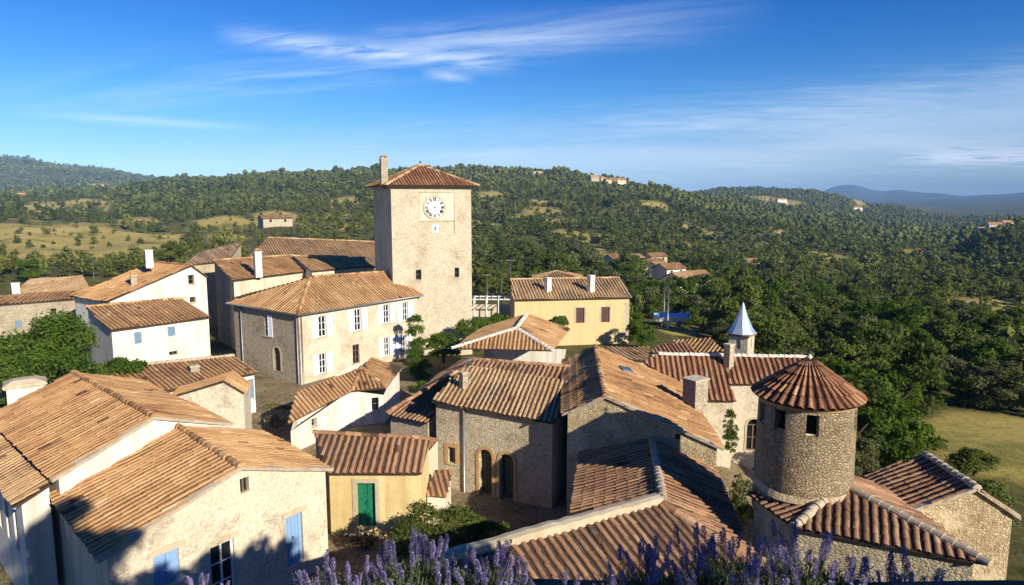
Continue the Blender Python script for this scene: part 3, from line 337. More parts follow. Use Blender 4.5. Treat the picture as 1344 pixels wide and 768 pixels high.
M['leaf_dry'] = leafmat('leaf_dry', (.10, .08, .03), (.30, .24, .10), .15)
M['lav_flower'] = leafmat('lavender_flower', (.09, .07, .19), (.36, .30, .53), .2)
M['lav_leaf'] = leafmat('lavender_leaf', (.045, .065, .030), (.20, .24, .12), .2)
M['bark'] = plain('bark', (.10, .075, .05), .95, .1, var=.35, scale=8)
def ground_mat():
    m, nt, b = new_mat('dry_ground'); at = N(nt, 'ShaderNodeAttribute', attribute_name='field'); tc = N(nt, 'ShaderNodeTexCoord')
    big = NOISE(nt, tc.outputs['Object'], .035, 7, .6); fine = NOISE(nt, tc.outputs['Object'], .6, 8, .7); mid = NOISE(nt, tc.outputs['Object'], .12, 6, .6)
    grass = RAMP(nt, MATH(nt, 'ADD', MATH(nt, 'MULTIPLY', big, .6), MATH(nt, 'MULTIPLY', fine, .4)), [(.34, (.20, .19, .05)), (.47, (.38, .30, .085)), (.62, (.50, .38, .13))])
    grass = MIX(nt, RAMP(nt, mid, [(.52, (0, 0, 0)), (.68, (.75, .75, .75))]), grass, (.085, .105, .030))
    scrub = RAMP(nt, fine, [(.3, (.045, .055, .014)), (.65, (.14, .125, .045))])
    vn = N(nt, 'ShaderNodeTexVoronoi', feature='DISTANCE_TO_EDGE'); vn.inputs['Scale'].default_value = 2.6; nt.links.new(tc.outputs['Object'], vn.inputs['Vector'])
    vill = MIX(nt, 1.0, RAMP(nt, fine, [(.3, (.20, .15, .085)), (.7, (.36, .28, .17))]), RAMP(nt, vn.outputs['Distance'], [(.02, (.55, .52, .48)), (.09, (1, 1, 1))]), 'MULTIPLY')
    vill = MIX(nt, RAMP(nt, NOISE(nt, tc.outputs['Object'], .35, 7, .65), [(.50, (0, 0, 0)), (.62, (.8, .8, .8))]), vill, (.13, .125, .05))
    sep = N(nt, 'ShaderNodeSeparateXYZ'); nt.links.new(tc.outputs['Object'], sep.inputs[0])
    ln = N(nt, 'ShaderNodeVectorMath', operation='LENGTH'); nt.links.new(tc.outputs['Object'], ln.inputs[0])
    col = MIX(nt, at.outputs['Fac'], scrub, grass)
    near = RAMP(nt, MATH(nt, 'DIVIDE', ln.outputs['Value'], 100.0), [(.52, (1, 1, 1)), (.62, (0, 0, 0))])
    near = MATH(nt, 'MULTIPLY', near, MATH(nt, 'LESS_THAN', sep.outputs[0], 15.5))
    col = MIX(nt, near, col, vill)
    nt.links.new(col, b.inputs['Base Color']); b.inputs['Roughness'].default_value = 1.0; b.inputs['Specular IOR Level'].default_value = .05
    bump(nt, b, fine, .8, .25); return m
M['ground'] = ground_mat()
M['earth'] = plain('terrace_earth', (.16, .12, .075), .98, .1, var=.35, scale=5)
# ---------------------------------------------------------------- terrain
_LR = np.log(np.array(TER_R, float)); _TB = np.array([t[0] for t in TER]); _TZ = np.array([t[1] for t in TER], float)
def _sm(w): return w*w*(3-2*w)
def ground_z(x, y):
    x = np.asarray(x, float); y = np.asarray(y, float); r = np.hypot(x, y); be = np.arctan2(x, y)
    lr = np.log(np.clip(r, TER_R[0], TER_R[-1])); bc = np.clip(be, _TB[0], _TB[-1])
    j = np.clip(np.searchsorted(_LR, lr)-1, 0, len(_LR)-2); i = np.clip(np.searchsorted(_TB, bc)-1, 0, len(_TB)-2)
    wr = np.clip((lr-_LR[j])/(_LR[j+1]-_LR[j]), 0, 1); wb = _sm((bc-_TB[i])/(_TB[i+1]-_TB[i]))
    z = (_TZ[i, j]*(1-wr)+_TZ[i, j+1]*wr)*(1-wb)+(_TZ[i+1, j]*(1-wr)+_TZ[i+1, j+1]*wr)*wb
    a = np.clip((r-75)/120, 0, 1)
    n = 1.3*np.sin(x*.043+1.1)*np.sin(y*.037+.4)+.9*np.sin(x*.09-y*.05)+.5*np.sin(x*.17+y*.13)
    far = np.clip((r-1000)/1000, 0, 1)
    n2 = 7*np.sin(x*.0061+y*.0023+1)*np.sin(y*.0053-x*.002+.6)+4*np.sin(x*.013-y*.004)*np.sin(y*.011)
    mt = np.clip((r-8000)/3000, 0, 1)*(14*np.sin(be*61)+9*np.sin(be*137+1))*(z > 20)
    return z+n*a*(1+1.5*np.clip((r-500)/800, 0, 1))+n2*far+mt
def clearing(x, y):
    """1 where open dry grass, 0 where wooded"""
    x = np.asarray(x, float); y = np.asarray(y, float); r = np.hypot(x, y); be = np.arctan2(x, y)
    w = .12*np.sin(x*.05+y*.03)+.10*np.sin(x*.11-y*.07+2)+.08*np.sin(y*.19+x*.05)
    f = np.zeros_like(r)
    for b0, b1, r0, r1 in CLEAR:
        u = np.abs((be-(b0+b1)/2)/((b1-b0)/2)); v = np.abs((np.log(r)-(math.log(r0)+math.log(r1))/2)/((math.log(r1)-math.log(r0))/2))
        d = (u**3+v**3)**(1/3)+w; f = np.maximum(f, np.clip((1.12-d)/.25, 0, 1))
    return f
def make_ground():
    bs = np.linspace(-1.25, 1.25, 330); rs = np.concatenate([np.linspace(0, 60, 28)[1:], np.geomspace(62, 15000, 250)])
    Bm, Rm = np.meshgrid(bs, rs); X = Rm*np.sin(Bm); Y = Rm*np.cos(Bm); Z = ground_z(X, Y); nb = len(bs)
    V = np.stack([X, Y, Z], -1).reshape(-1, 3); F_ = clearing(X, Y).ravel()
    i = np.arange(len(rs)-1)[:, None]*nb+np.arange(nb-1)[None]; F = np.stack([i, i+1, i+nb+1, i+nb], -1).reshape(-1, 4)
    # close the sheet behind the viewer with a flat fan joined to the inner rim
    o = bpy.data.objects.new('ground', bulk('ground', V, F[:, ::-1], M['ground'], smooth=True, nv=F_)); COL.objects.link(o)
    return tag(o, kind='structure')
make_ground()
# ---------------------------------------------------------------- terrace the viewer stands on
def terrace():
    mb = MB()
    xs = [-9, -5, -2.6, -1.2, 0, 1.2, 2.6, 5, 9, 16, 24]; edge = [2.9, 3.1, 3.35, 3.3, 3.42, 3.36, 3.4, 3.3, 3.35, 3.2, 3.3]
    vs = []; 
    for x, e in zip(xs, edge): vs += [(x, -30, 14.0), (x, e, 14.0), (x, e+.25, 0.2), (x, -30, 0.2)]
    fs = []
    for i in range(len(xs)-1):
        a = i*4; b = a+4
        fs += [(a, b, b+1, a+1), (a+1, b+1, b+2, a+2), (a+3, a+2, b+2, b+3), (a, a+3, b+3, b)]
    k = (len(xs)-1)*4
    fs += [(0, 1, 2, 3), (k, k+3, k+2, k+1)]
    mb.add(vs, fs); o = mb.build('terrace_ground', M['earth']); tag(o, kind='structure')
terrace()
# ---------------------------------------------------------------- roofs of canal tiles
def frame_of(poly):
    P = [np.array(p, float) for p in poly]; n = np.zeros(3)
    for i in range(len(P)): n += np.cross(P[i]-P[0], P[(i+1) % len(P)]-P[0])
    n /= np.linalg.norm(n)
    if n[2] < 0: n = -n
    d = np.array([0, 0, -1.0]); d = d-n*(d@n); L = np.linalg.norm(d)
    d = d/L if L > 1e-4 else np.array([0, -1.0, 0]); u = np.cross(d, n)
    return P, n, d, u
def tiles(mb, poly, sp=.25, tl=.42, res=5, sag=.02, lift=0.0):
    P, n, d, u = frame_of(poly); O = P[0]; C = [((p-O)@u, (p-O)@d) for p in P]
    umin = min(c[0] for c in C); umax = max(c[0] for c in C); nc = max(2, int(round((umax-umin)/sp))); w = (umax-umin)/nc
    ph = [rnd.uniform(0, 6.28) for _ in range(4)]
    def hsag(a, v): return sag*(math.sin(a*.9+ph[0])*math.sin(v*.8+ph[1])+.5*math.sin(a*2.3+ph[2])*math.sin(v*1.7+ph[3]))+lift
    ang = [math.pi*k/res for k in range(res+1)]
    for c in range(nc):
        for part in (0, 1):                       # 0 cover tile on the column axis, 1 channel tile beside it
            a0 = umin+(c+.5+.5*part)*w
            if part and c == nc-1: continue
            cr = []
            for i in range(len(C)):
                (x0, y0), (x1, y1) = C[i], C[(i+1) % len(C)]
                if (x0 <= a0) != (x1 <= a0): cr.append(y0+(a0-x0)/(x1-x0)*(y1-y0))
            cr.sort()
            for k in range(0, len(cr)-1, 2):
                v0, v1 = cr[k], cr[k+1]
                if v1-v0 < .06: continue
                v = v1+(.05 if part == 0 else .02)+rnd.uniform(-.03, .03); ct = rnd.gauss(0, .08); j = 0; off = rnd.uniform(-.02, .02)
                while v > v0+.02:
                    lo = v; hi = max(v-tl*rnd.uniform(.94, 1.06), v0); hi2 = max(hi-.05, v0-.02); t = min(1, max(0, .52+ct+rnd.gauss(0, .06)))
                    if rnd.random() < .02: t = rnd.choice((.02, .98))
                    sk = rnd.gauss(0, .013); vs = []
                    if part == 0:
                        for vv, rr, hh, dx in ((lo, .30*w, .022, sk), (hi2, .265*w, .010, -sk)):
                            hs = hsag(a0, vv)+hh+(off if 0 else 0)
                            for q in ang: vs.append(O+u*(a0+off+dx-rr*math.cos(q))+d*vv+n*(hs+rr*.60*math.sin(q)+rnd.uniform(-.003, .003)))
                        m = res+1; fs = [(i, i+1, m+i+1, m+i) for i in range(res)]
                        mb.add(vs, fs, 0, t, smooth=False)
                    else:
                        for vv, hh in ((lo, .006), (hi2, -.006)):
                            hs = hsag(a0, vv)+hh
                            for x_, h_ in ((-.28*w, .014), (-.13*w, .0), (.13*w, .0), (.28*w, .014)): vs.append(O+u*(a0+x_)+d*vv+n*(hs+h_-.01))
                        mb.add(vs, [(0, 1, 5, 4), (1, 2, 6, 5), (2, 3, 7, 6)], 0, t*.08)  # channels tinted much darker: shade between the ribs painted in, along with dirt
                    v = hi; j += 1
    # boarding under the tiles
    top = [p-n*(.03)+n*lift for p in P]; bot = [p-n*.10+n*lift for p in P]; m = len(P)
    mb.add(top+bot, [tuple(range(m)), tuple(range(2*m-1, m-1, -1))]+[(i, m+i, m+(i+1) % m, (i+1) % m) for i in range(m)], 1, .5)
def caps(mb, A, B_, r=.13, ln=.38, mi=0):
    A = np.array(A, float); B_ = np.array(B_, float); D = B_-A; L = np.linalg.norm(D); D /= L
    s = np.cross(D, (0, 0, 1.0)); s /= np.linalg.norm(s); up = np.cross(s, D); k = max(1, int(L/ln)); st = L/k
    for i in range(k):
        a = A+D*(st*i-.03); b = A+D*(st*(i+1)+.03); o = up*rnd.uniform(-.01, .012)+s*rnd.uniform(-.015, .015); vs = []
        for p, rr, h in ((a, r*1.08, .035), (b, r*.95, .012)):
            for q in range(7):
                w = math.pi*q/6; vs.append(p+o+s*(math.cos(w)*rr)+up*(math.sin(w)*rr+h-.02))
        mb.add(vs, [(q, q+1, 8+q, 7+q) for q in range(6)]+[(0, 6, 5, 4, 3, 2, 1), (7, 8, 9, 10, 11, 12, 13)], mi, min(1, max(0, rnd.gauss(.55, .2))))
# ---------------------------------------------------------------- houses
def plane_fn(poly):
    P, n, d, u = frame_of(poly); return lambda x, y: P[0][2]-((x-P[0][0])*n[0]+(y-P[0][1])*n[1])/n[2]
UPV = np.array([0, 0, 1.0])
class Face:
    """one wall plane: origin, along, outward"""
    def __init__(s, P, Q):
        s.P = np.array([P[0], P[1], 0.0]); e = np.array([Q[0]-P[0], Q[1]-P[1], 0.0]); s.L = float(np.linalg.norm(e)); s.u = e/s.L
        s.n = np.array([s.u[1], -s.u[0], 0.0])
    def pt(s, u, z, d=0.0): return s.P+s.u*u+UPV*z+s.n*d
    def box(s, mb, u0, u1, z0, z1, d0, d1, mi=0, t=.5): mb.box(s.P, s.u, s.n, UPV, u0, u1, d0, d1, z0, z1, mi, t)
ARCHED = {'arch', 'archwin'}
def arch_top(kind, u0, u1, z1, u):
    if kind not in ARCHED: return z1
    r = (u1-u0)/2; c = (u0+u1)/2; x = min(1, abs(u-c)/r); return z1-r+r*math.sqrt(max(0, 1-x*x))
def wall_face(mb, fc, zb, topf, ops, mi, uoff=0.0):
    us = {0.0, fc.L}
    S = [topf(fc.L*i/60) for i in range(61)]
    for i in range(1, 60):
        if abs(S[i-1]-2*S[i]+S[i+1]) > .004: us.add(fc.L*i/60)
    for k, u0, u1, z0, z1, D in ops:
        m = 12 if k in ARCHED else 1
        for i in range(m+1): us.add(u0+(u1-u0)*i/m)
    us = sorted(us)
    uv = lambda a, z: (a+uoff, z)
    for a, b in zip(us, us[1:]):
        if b-a < 1e-4: continue
        mid = (a+b)/2; here = sorted([o for o in ops if o[1] < mid < o[2]], key=lambda o: o[3])
        la = lb = zb
        for k, u0, u1, z0, z1, D in here:
            mb.add([fc.pt(a, la), fc.pt(b, lb), fc.pt(b, z0), fc.pt(a, z0)], [(0, 1, 2, 3)], mi, .5, [uv(a, la), uv(b, lb), uv(b, z0), uv(a, z0)])
            la = arch_top(k, u0, u1, z1, a); lb = arch_top(k, u0, u1, z1, b)
        ta, tb = topf(a), topf(b)
        mb.add([fc.pt(a, la), fc.pt(b, lb), fc.pt(b, tb), fc.pt(a, ta)], [(0, 1, 2, 3)], mi, .5, [uv(a, la), uv(b, lb), uv(b, tb), uv(a, ta)])
    for k, u0, u1, z0, z1, D in ops:            # reveals
        m = 12 if k in ARCHED else 1; top = [(u0+(u1-u0)*i/m, arch_top(k, u0, u1, z1, u0+(u1-u0)*i/m)) for i in range(m+1)]
        ring = [(u0, z0)]+top+[(u1, z0)]
        for (a, za), (b, zb_) in zip(ring, ring[1:]+ring[:1]):
            if abs(a-b)+abs(za-zb_) < 1e-6: continue
            mb.add([fc.pt(a, za), fc.pt(b, zb_), fc.pt(b, zb_, -D), fc.pt(a, za, -D)], [(0, 1, 2, 3)], mi, .5, [(a, za), (b, zb_), (b, zb_+.2), (a, za+.2)])
DEPTH = {'arch': .34, 'archwin': .25, 'blue_door': .16, 'green_door': .2, 'hole': .28, 'vent': .18, 'french': .16, 'blue_window': .12, 'tallwin': .14}
def frame_mesh(fc, u0, u1, z0, z1, D, nv, nh, w=.055):
    mb = MB(); d0, d1 = -D+.01, -D+.06
    fc.box(mb, u0, u0+w, z0, z1, d0, d1); fc.box(mb, u1-w, u1, z0, z1, d0, d1)
    fc.box(mb, u0+w, u1-w, z0, z0+w, d0, d1); fc.box(mb, u0+w, u1-w, z1-w, z1, d0, d1)
    for i in range(1, nv): c = u0+(u1-u0)*i/nv; fc.box(mb, c-.03, c+.03, z0+w, z1-w, d0, d1+.01)
    for j in range(1, nh):
        c = z0+(z1-z0)*j/nh
        for i in range(nv):
            a = u0+(u1-u0)*i/nv+(w if i == 0 else .03); b = u0+(u1-u0)*(i+1)/nv-(w if i == nv-1 else .03)
            fc.box(mb, a, b, c-.018, c+.018, d0, d1-.01)
    return mb
def pane_mesh(fc, k, u0, u1, z0, z1, D):
    mb = MB(); m = 12 if k in ARCHED else 1
    top = [(u0+(u1-u0)*i/m, arch_top(k, u0, u1, z1, u0+(u1-u0)*i/m)) for i in range(m+1)]
    ring = [(u0, z0), (u1, z0)]+top[::-1]; ring = [q for i, q in enumerate(ring) if q != ring[i-1]]
    n = len(ring); vs = [fc.pt(a, z, -D+.005) for a, z in ring]+[fc.pt(a, z, -D-.02) for a, z in ring]
    mb.add(vs, [tuple(range(n)), tuple(range(2*n-1, n-1, -1))]+[(i, n+i, n+(i+1) % n, (i+1) % n) for i in range(n)]); return mb
def leaf_panel(fc, u0, u1, z0, z1, d0, d1, slats=True):
    mb = MB(); w = .05
    fc.box(mb, u0, u1, z0, z1, d0, d1-.018)
    fc.box(mb, u0, u0+w, z0, z1, d1-.018, d1); fc.box(mb, u1-w, u1, z0, z1, d1-.018, d1)
    for c in (z0, (z0+z1)/2-w/2, z1-w): fc.box(mb, u0+w, u1-w, c, c+w, d1-.018, d1)
    if slats:
        n = int((z1-z0)/.09)
        for i in range(n):
            c = z0+w+(z1-z0-2*w)*(i+.3)/n; fc.box(mb, u0+w, u1-w, c, c+.03, d1-.018, d1-.006)
    return mb
def boards(fc, u0, u1, z0, z1, d0, d1, n):
    mb = MB(); w = (u1-u0)/n
    for i in range(n): fc.box(mb, u0+w*i+.006, u0+w*(i+1)-.006, z0, z1, d0, d1-.004*(i % 2))
    fc.box(mb, u0, u1, z0, z1, d0-.02, d0+.004)
    return mb
def ring_surround(fc, k, u0, u1, z0, z1, w, d):
    mb = MB(); m = 12 if k in ARCHED else 1
    inn = [(u0, z0)]+[(u0+(u1-u0)*i/m, arch_top(k, u0, u1, z1, u0+(u1-u0)*i/m)) for i in range(m+1)]+[(u1, z0)]
    out = [(u0-w, z0)]+[(u0-w+(u1-u0+2*w)*i/m, arch_top(k, u0-w, u1+w, z1+w, u0-w+(u1-u0+2*w)*i/m)) for i in range(m+1)]+[(u1+w, z0)]
    for i in range(len(inn)-1):
        q = [inn[i], inn[i+1], out[i+1], out[i]]
        if abs(q[0][0]-q[1][0])+abs(q[0][1]-q[1][1]) < 1e-5 and abs(q[2][0]-q[3][0])+abs(q[2][1]-q[3][1]) < 1e-5: continue
        vs = [fc.pt(a, z, -.01) for a, z in q]+[fc.pt(a, z, d) for a, z in q]
        mb.add(vs, [(4, 5, 6, 7), (0, 1, 5, 4), (1, 2, 6, 5), (2, 3, 7, 6), (3, 0, 4, 7)], 0, .5)
    return mb
def opening(root, fc, k, u0, u1, z0, z1, D, o):
    W = u1-u0
    if k in ('blue_door', 'green_door', 'arch'):
        mt = {'blue_door': M['blue'], 'green_door': M['green'], 'arch': M['darkgreen']}[k]
        if k == 'arch':
            d = pane_mesh(fc, k, u0, u1, z0, z1, D).build('door', M['darkgreen'], root); pm = MB()
            for q in (.28, .5, .72): fc.box(pm, u0+W*q-.02, u0+W*q+.02, z0, arch_top(k, u0, u1, z1, u0+W*q)-.04, -D+.005, -D+.035)
            fc.box(pm, u0, u1, z1-W*.5-.04, z1-W*.5+.02, -D+.005, -D+.045)
            pm.build('door_frame', M['oldwood'], d)
            ring_surround(fc, k, u0, u1, z0, z1, .17, .035).build('door_surround', M['orangestone'], root)
        else:
            if k == 'blue_door': d = boards(fc, u0, u1, z0, z1, -D, -D+.06, 5).build('door', mt, root)
            else:
                mb = boards(fc, u0, u1, z0, z1, -D, -D+.04, 2)
                for h in range(2):
                    a, b = u0+W*h/2+.05, u0+W*(h+1)/2-.05
                    for q0, q1 in ((.06, .32), (.38, .64), (.70, .94)): fc.box(mb, a, b, z0+(z1-z0)*q0, z0+(z1-z0)*q1, -D+.03, -D+.062)
                d = mb.build('door', mt, root)
            hb = MB(); fc.box(hb, u0+W*.44, u0+W*.48, z0+1.0, z0+1.14, -D+.06, -D+.10); hb.build('door_handle', M['iron'], d)
        if k == 'green_door': ring_surround(fc, k, u0, u1, z0, z1, .19, .03).build('door_surround', M['lintel'], root)
    else:
        pane_d = D
        if k in ('blue_window',):
            w = MB(); fc.box(w, u0, u1, z0, z1, -D, -D+.03); win = w.build('window', M['oldwood'], root)
            for h in range(2): leaf_panel(fc, u0+W*h/2+.008, u0+W*(h+1)/2-.008, z0+.02, z1-.02, -D+.032, -D+.075).build('shutter', M['bluegrey'] if W < .6 and D else M['blue'], win)
        elif k == 'brown_window':
            w = MB(); fc.box(w, u0, u1, z0, z1, -D, -D+.03); win = w.build('window', M['oldwood'], root)
            for h in range(2): leaf_panel(fc, u0+W*h/2+.01, u0+W*(h+1)/2-.01, z0+.02, z1-.02, -D+.032, -D+.08).build('shutter', M['brownwood'], win)
            ring_surround(fc, k, u0, u1, z0, z1, .14, .025).build('window_surround', M['lintel'], win)
        elif k in ('hole', 'vent', 'archwin', 'tallwin'):
            win = frame_mesh(fc, u0, u1, z0, z1-(W/2 if k == 'archwin' else 0), D, 2 if k != 'hole' else 1, 2 if k != 'vent' else 1, .045).build('window', M['oldwood'] if k != 'tallwin' else M['zinc'], root)
            pane_mesh(fc, k, u0, u1, z0, z1, D).build('pane', M['glass'], win)
            if k == 'archwin': ring_surround(fc, k, u0, u1, z0, z1, .12, .03).build('window_surround', M['lintel'], win)
            if k == 'hole':
                s = MB(); fc.box(s, u0-.07, u1+.07, z0-.08, z0-.003, -.02, .06); s.build('sill', M['lintel'], win)
        else:
            nv, nh, mt = (2, 3, M['white'])
            if k == 'bare_window': mt = M['oldwood']
            win = frame_mesh(fc, u0, u1, z0, z1, D, nv, nh, .07 if k == 'french' else .05).build('window', mt, root)
            pane_mesh(fc, k, u0, u1, z0, z1, D).build('pane', M['glass'], win)
            s = MB(); fc.box(s, u0-.08, u1+.08, z0-.09, z0-.003, -.02, .07); s.build('sill', M['lintel'], win)
            if k == 'shutter_window':
                leaf_panel(fc, u0-.62, u0-.02, z0-.02, z1+.02, .015, .06).build('shutter', M['whiteshutter'], win)
                leaf_panel(fc, u1+.02, u1+.62, z0-.02, z1+.02, .015, .06).build('shutter', M['whiteshutter'], win)
            if k == 'one_shutter':
                leaf_panel(fc, u0+W*.5, u1+.05, z0-.02, z1+.02, .015, .06).build('shutter', M['whiteshutter'], win)
        if o.get('surround'): ring_surround(fc, k, u0, u1, z0, z1, .2, .03).build('window_surround', M['orangestone'], win)
    if o.get('lintel'):
        l = MB(); vs = []
        a, b, h = u0-.16, u1+.2, .2
        for d_ in (-.02, .045):
            for uu, zz in ((a, z1+.02), (b, z1+.02), (b-.02, z1+h), ((a+b)/2, z1+h+.035), (a+.03, z1+h-.02)): vs.append(fc.pt(uu, zz, d_))
        l.add(vs, [(5, 6, 7, 8, 9), (4, 3, 2, 1, 0)]+[(i, (i+1) % 5, 5+(i+1) % 5, 5+i) for i in range(5)]); l.build('lintel', M['lintel'], root)
def chimney(x, y, z0, z1, w, d, m, cap, yaw, parent):
    mb = MB(); mt = {'white': M['whitep'], 'stone': M['palerubble'], 'rubble': M['rubble'], 'palerubble': M['palerubble']}[m]
    yaw = R(35) if yaw is None else yaw
    for k in range(4):       # with uv so masonry reads
        c, s_ = math.cos(yaw+k*math.pi/2), math.sin(yaw+k*math.pi/2); ww, dd = (w, d) if k % 2 == 0 else (d, w)
        u = np.array([c, s_, 0]); n = np.array([s_, -c, 0]); O = np.array([x, y, 0])+n*dd/2-u*ww/2
        nz = max(2, int((z1-z0)/.3)); 
        vs = [O+u*ww*a+UPV*(z0+(z1-z0)*j/nz)+(u*(.5-a)*.03*j/nz) for j in range(nz+1) for a in (0, 1)]
        mb.add(vs, [(2*j, 2*j+1, 2*j+3, 2*j+2) for j in range(nz)], 0, .5, [(a*ww+k, z0+(z1-z0)*j/nz) for j in range(nz+1) for a in (0, 1)])
    mb.wbox((x, y), w*.98, d*.98, z1-.02, z1+.005, yaw)
    mb.wbox((x, y), w*1.12, d*1.12, z1+.006, z1+.075, yaw)
    ch = mb.build('chimney', mt, parent)
    if cap in ('tile', 'slab'):
        c = MB()
        if cap == 'tile':
            for i in (-1, 1):
                c.wbox((x+math.cos(yaw)*i*w*.3, y+math.sin(yaw)*i*w*.3), .1, d*.9, z1+.076, z1+.2, yaw)
            c.wbox((x, y), w*1.05, d*1.1, z1+.2, z1+.25, yaw); c.wbox((x, y), w*.9, d*.9, z1+.25, z1+.36, yaw, 0, .35)
        else:
            c.wbox((x, y), w*1.2, d*1.25, z1+.076, z1+.20, yaw, 0, .94); c.wbox((x, y), w*1.1, d*1.1, z1+.2, z1+.38, yaw, 0, .55)
        c.build('chimney_cap', M['straw'] if cap == 'tile' else M['lintel'], ch)
    return ch
def house(b):
    fp = b['foot']; n = len(fp); base = (sum(p[0] for p in fp)/n, sum(p[1] for p in fp)/n, b['gz']+1.6)
    root = tag(empty(b['n'], base), b['l'], b['c'], b['g'] or None)
    pl = [plane_fn(q) for q in b['roofs']]
    topxy = lambda x, y: min(f(x, y) for f in pl)-.115
    mats = []; mb = MB(); uo = 0.0; todo = []
    for i in range(n):
        m = M[b['wm'][i]]
        if m not in mats: mats.append(m)
        fc = Face(fp[i], fp[(i+1) % n])
        ops = []
        for (e, k, u0, u1, z0, z1, o) in b['op']:
            if e != i: continue
            D = DEPTH.get(k, .15); u0 = max(.08, u0); u1 = min(fc.L-.08, u1)
            if u1-u0 < .1: continue
            lim = min(topxy(*fc.pt(q, 0)[:2]) for q in (u0, u1))-.12
            z1 = min(z1, lim)
            ops.append((k, u0, u1, z0, z1, D)); todo.append((fc, k, u0, u1, z0, z1, D, o))
        wall_face(mb, fc, b['gz'], lambda u, fc=fc: topxy(*fc.pt(u, 0)[:2]), ops, mats.index(m), uo); uo += fc.L+3
    # thin ceiling so no light leaks through the eaves is the roof boarding itself
    mb.build('wall', mats, root)
    if b.get('plinth'):
        fc = Face(fp[0], fp[1]); p = MB(); z = b['gz']; L = fc.L
        vs = [fc.pt(-.05, z, .002), fc.pt(L+.05, z, .002), fc.pt(L+.05, z+2.75, .002), fc.pt(-.05, z+2.35, .002)]; vs += [v+fc.n*.05 for v in vs]
        p.add(vs, [(4, 5, 6, 7), (0, 1, 5, 4), (1, 2, 6, 5), (2, 3, 7, 6), (3, 0, 4, 7)]); p.build('plinth', M['beige'], root)
    for t in todo: opening(root, *t)
    rb = MB(); dist = min(p[1] for p in fp)
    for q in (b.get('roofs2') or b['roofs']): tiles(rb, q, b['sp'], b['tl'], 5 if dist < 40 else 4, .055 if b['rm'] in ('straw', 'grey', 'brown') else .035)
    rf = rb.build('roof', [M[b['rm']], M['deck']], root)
    if b['ridge']:
        for A_, B_ in b['ridge']:
            c = MB()
            if b['rcm'] == 'mortar' or b['rcm'] == 'white':
                caps(c, np.array(A_)-UPV*.02, np.array(B_)-UPV*.02, .15, .3)
            else: caps(c, A_, B_)
            c.build('ridge_cap', {'tile': M[b['rm']], 'mortar': M['mortar'], 'white': M['whitemortar']}[b['rcm']], rf)
    for x, y, z0, z1, w, d, m, cp, yw in b['chim']: chimney(x, y, z0, z1, w, d, m, cp, yw, rf)
    for A_, B_ in b.get('gut', []):
        A_, B_ = np.array(A_), np.array(B_); g = MB(); g.tube([A_-UPV*.05, B_-UPV*.05], .065, 8); g.build('gutter', M['zinc'], rf)
    if b.get('pipe'):
        for (e, uu, mt) in ((3, -.18, 'zinc'), (3, .9, 'zinc'), (0, .16, 'zinc')):
            fc = Face(fp[e], fp[(e+1) % n]); u = uu if uu > 0 else fc.L+uu
            p = MB(); zt = topxy(*fc.pt(u, 0)[:2]); p.tube([fc.pt(u, b['gz'], .07), fc.pt(u, zt-.2, .07), fc.pt(u, zt-.02, .3)], .05, 8); p.build('downpipe', M['zinc'], root)
    for A_, B_ in b.get('verge', []):
        A_, B_ = np.array(A_), np.array(B_); D = B_-A_; L = np.linalg.norm(D); D = D/L; o = np.cross(D, UPV); o /= np.linalg.norm(o); o = o if o[1] < 0 else -o
        v = MB(); k = 14; vs = []
        for i in range(k+1):
            c = A_+D*L*i/k; j = rnd.uniform(-.015, .015)
            vs += [c+o*(.03+j)-UPV*.11, c+o*(.03+j)+UPV*.012, c-o*(.16+j)+UPV*.045, c-o*.2-UPV*.1]
        v.add(vs, [(i*4+q, i*4+4+q, i*4+4+(q+1) % 4, i*4+(q+1) % 4) for i in range(k) for q in range(4)]+[(0, 1, 2, 3), (k*4+3, k*4+2, k*4+1, k*4)]); v.build('verge', M['mortar'], rf)
    if b.get('pipe_at'):
        e, u = b['pipe_at']; fc = Face(fp[e], fp[(e+1) % n]); p = MB(); zt = topxy(*fc.pt(u, 0)[:2])
        p.tube([fc.pt(u, b['gz'], .08), fc.pt(u, zt-.25, .08), fc.pt(u, zt-.02, .28)], .055, 8); p.build('downpipe', M['zinc'], root)
    if b.get('skylight'):
        q = [np.array(p)+UPV*.12 for p in b['skylight']]; w = MB(); lo = [p-UPV*.16 for p in q]; c = sum(q)/4; i_ = [p+(c-p)*.14 for p in q]
        w.add(q+lo+i_, [(0, 1, 9, 8), (1, 2, 10, 9), (2, 3, 11, 10), (3, 0, 8, 11), (0, 4, 5, 1), (1, 5, 6, 2), (2, 6, 7, 3), (3, 7, 4, 0)]); sk = w.build('skylight', M['zinc'], rf)
        g = MB(); d = [p-UPV*.01 for p in i_]; g.add(d+[p-UPV*.03 for p in d], [(0, 1, 2, 3), (7, 6, 5, 4)]+[(j, 4+j, 4+(j+1) % 4, (j+1) % 4) for j in range(4)]); g.build('pane', M['glass'], root)
    for A_, B_ in b.get('parapet', []):
        A_, B_ = np.array(A_), np.array(B_); D = B_-A_; L = np.linalg.norm(D); D /= L; s = np.array([-D[1], D[0], 0]); p = MB(); k = 26; vs = []; fs = []
        for i in range(k+1):
            c = A_+D*(L*i/k); hh = .24+rnd.uniform(-.025, .03); w0 = .02+rnd.uniform(-.02, .02)
            vs += [c+s*w0-UPV*.12, c+s*(w0+.02)+UPV*hh*.85, c+s*.2+UPV*hh, c+s*.40+UPV*(hh-.03), c+s*.42-UPV*1.2]
        for i in range(k):
            for j in range(4): fs.append((i*5+j, i*5+j+5, i*5+j+6, i*5+j+1))
        fs += [(0, 1, 2, 3, 4), tuple(k*5+q for q in (4, 3, 2, 1, 0))]
        p.add(vs, fs); p.build('ridge_wall', M['lintel'], root)
    return root
ROOTS = [house(b) for b in HOUSES]
def by_label(t): return next((r_, b) for r_, b in zip(ROOTS, HOUSES) if t in b['l'])
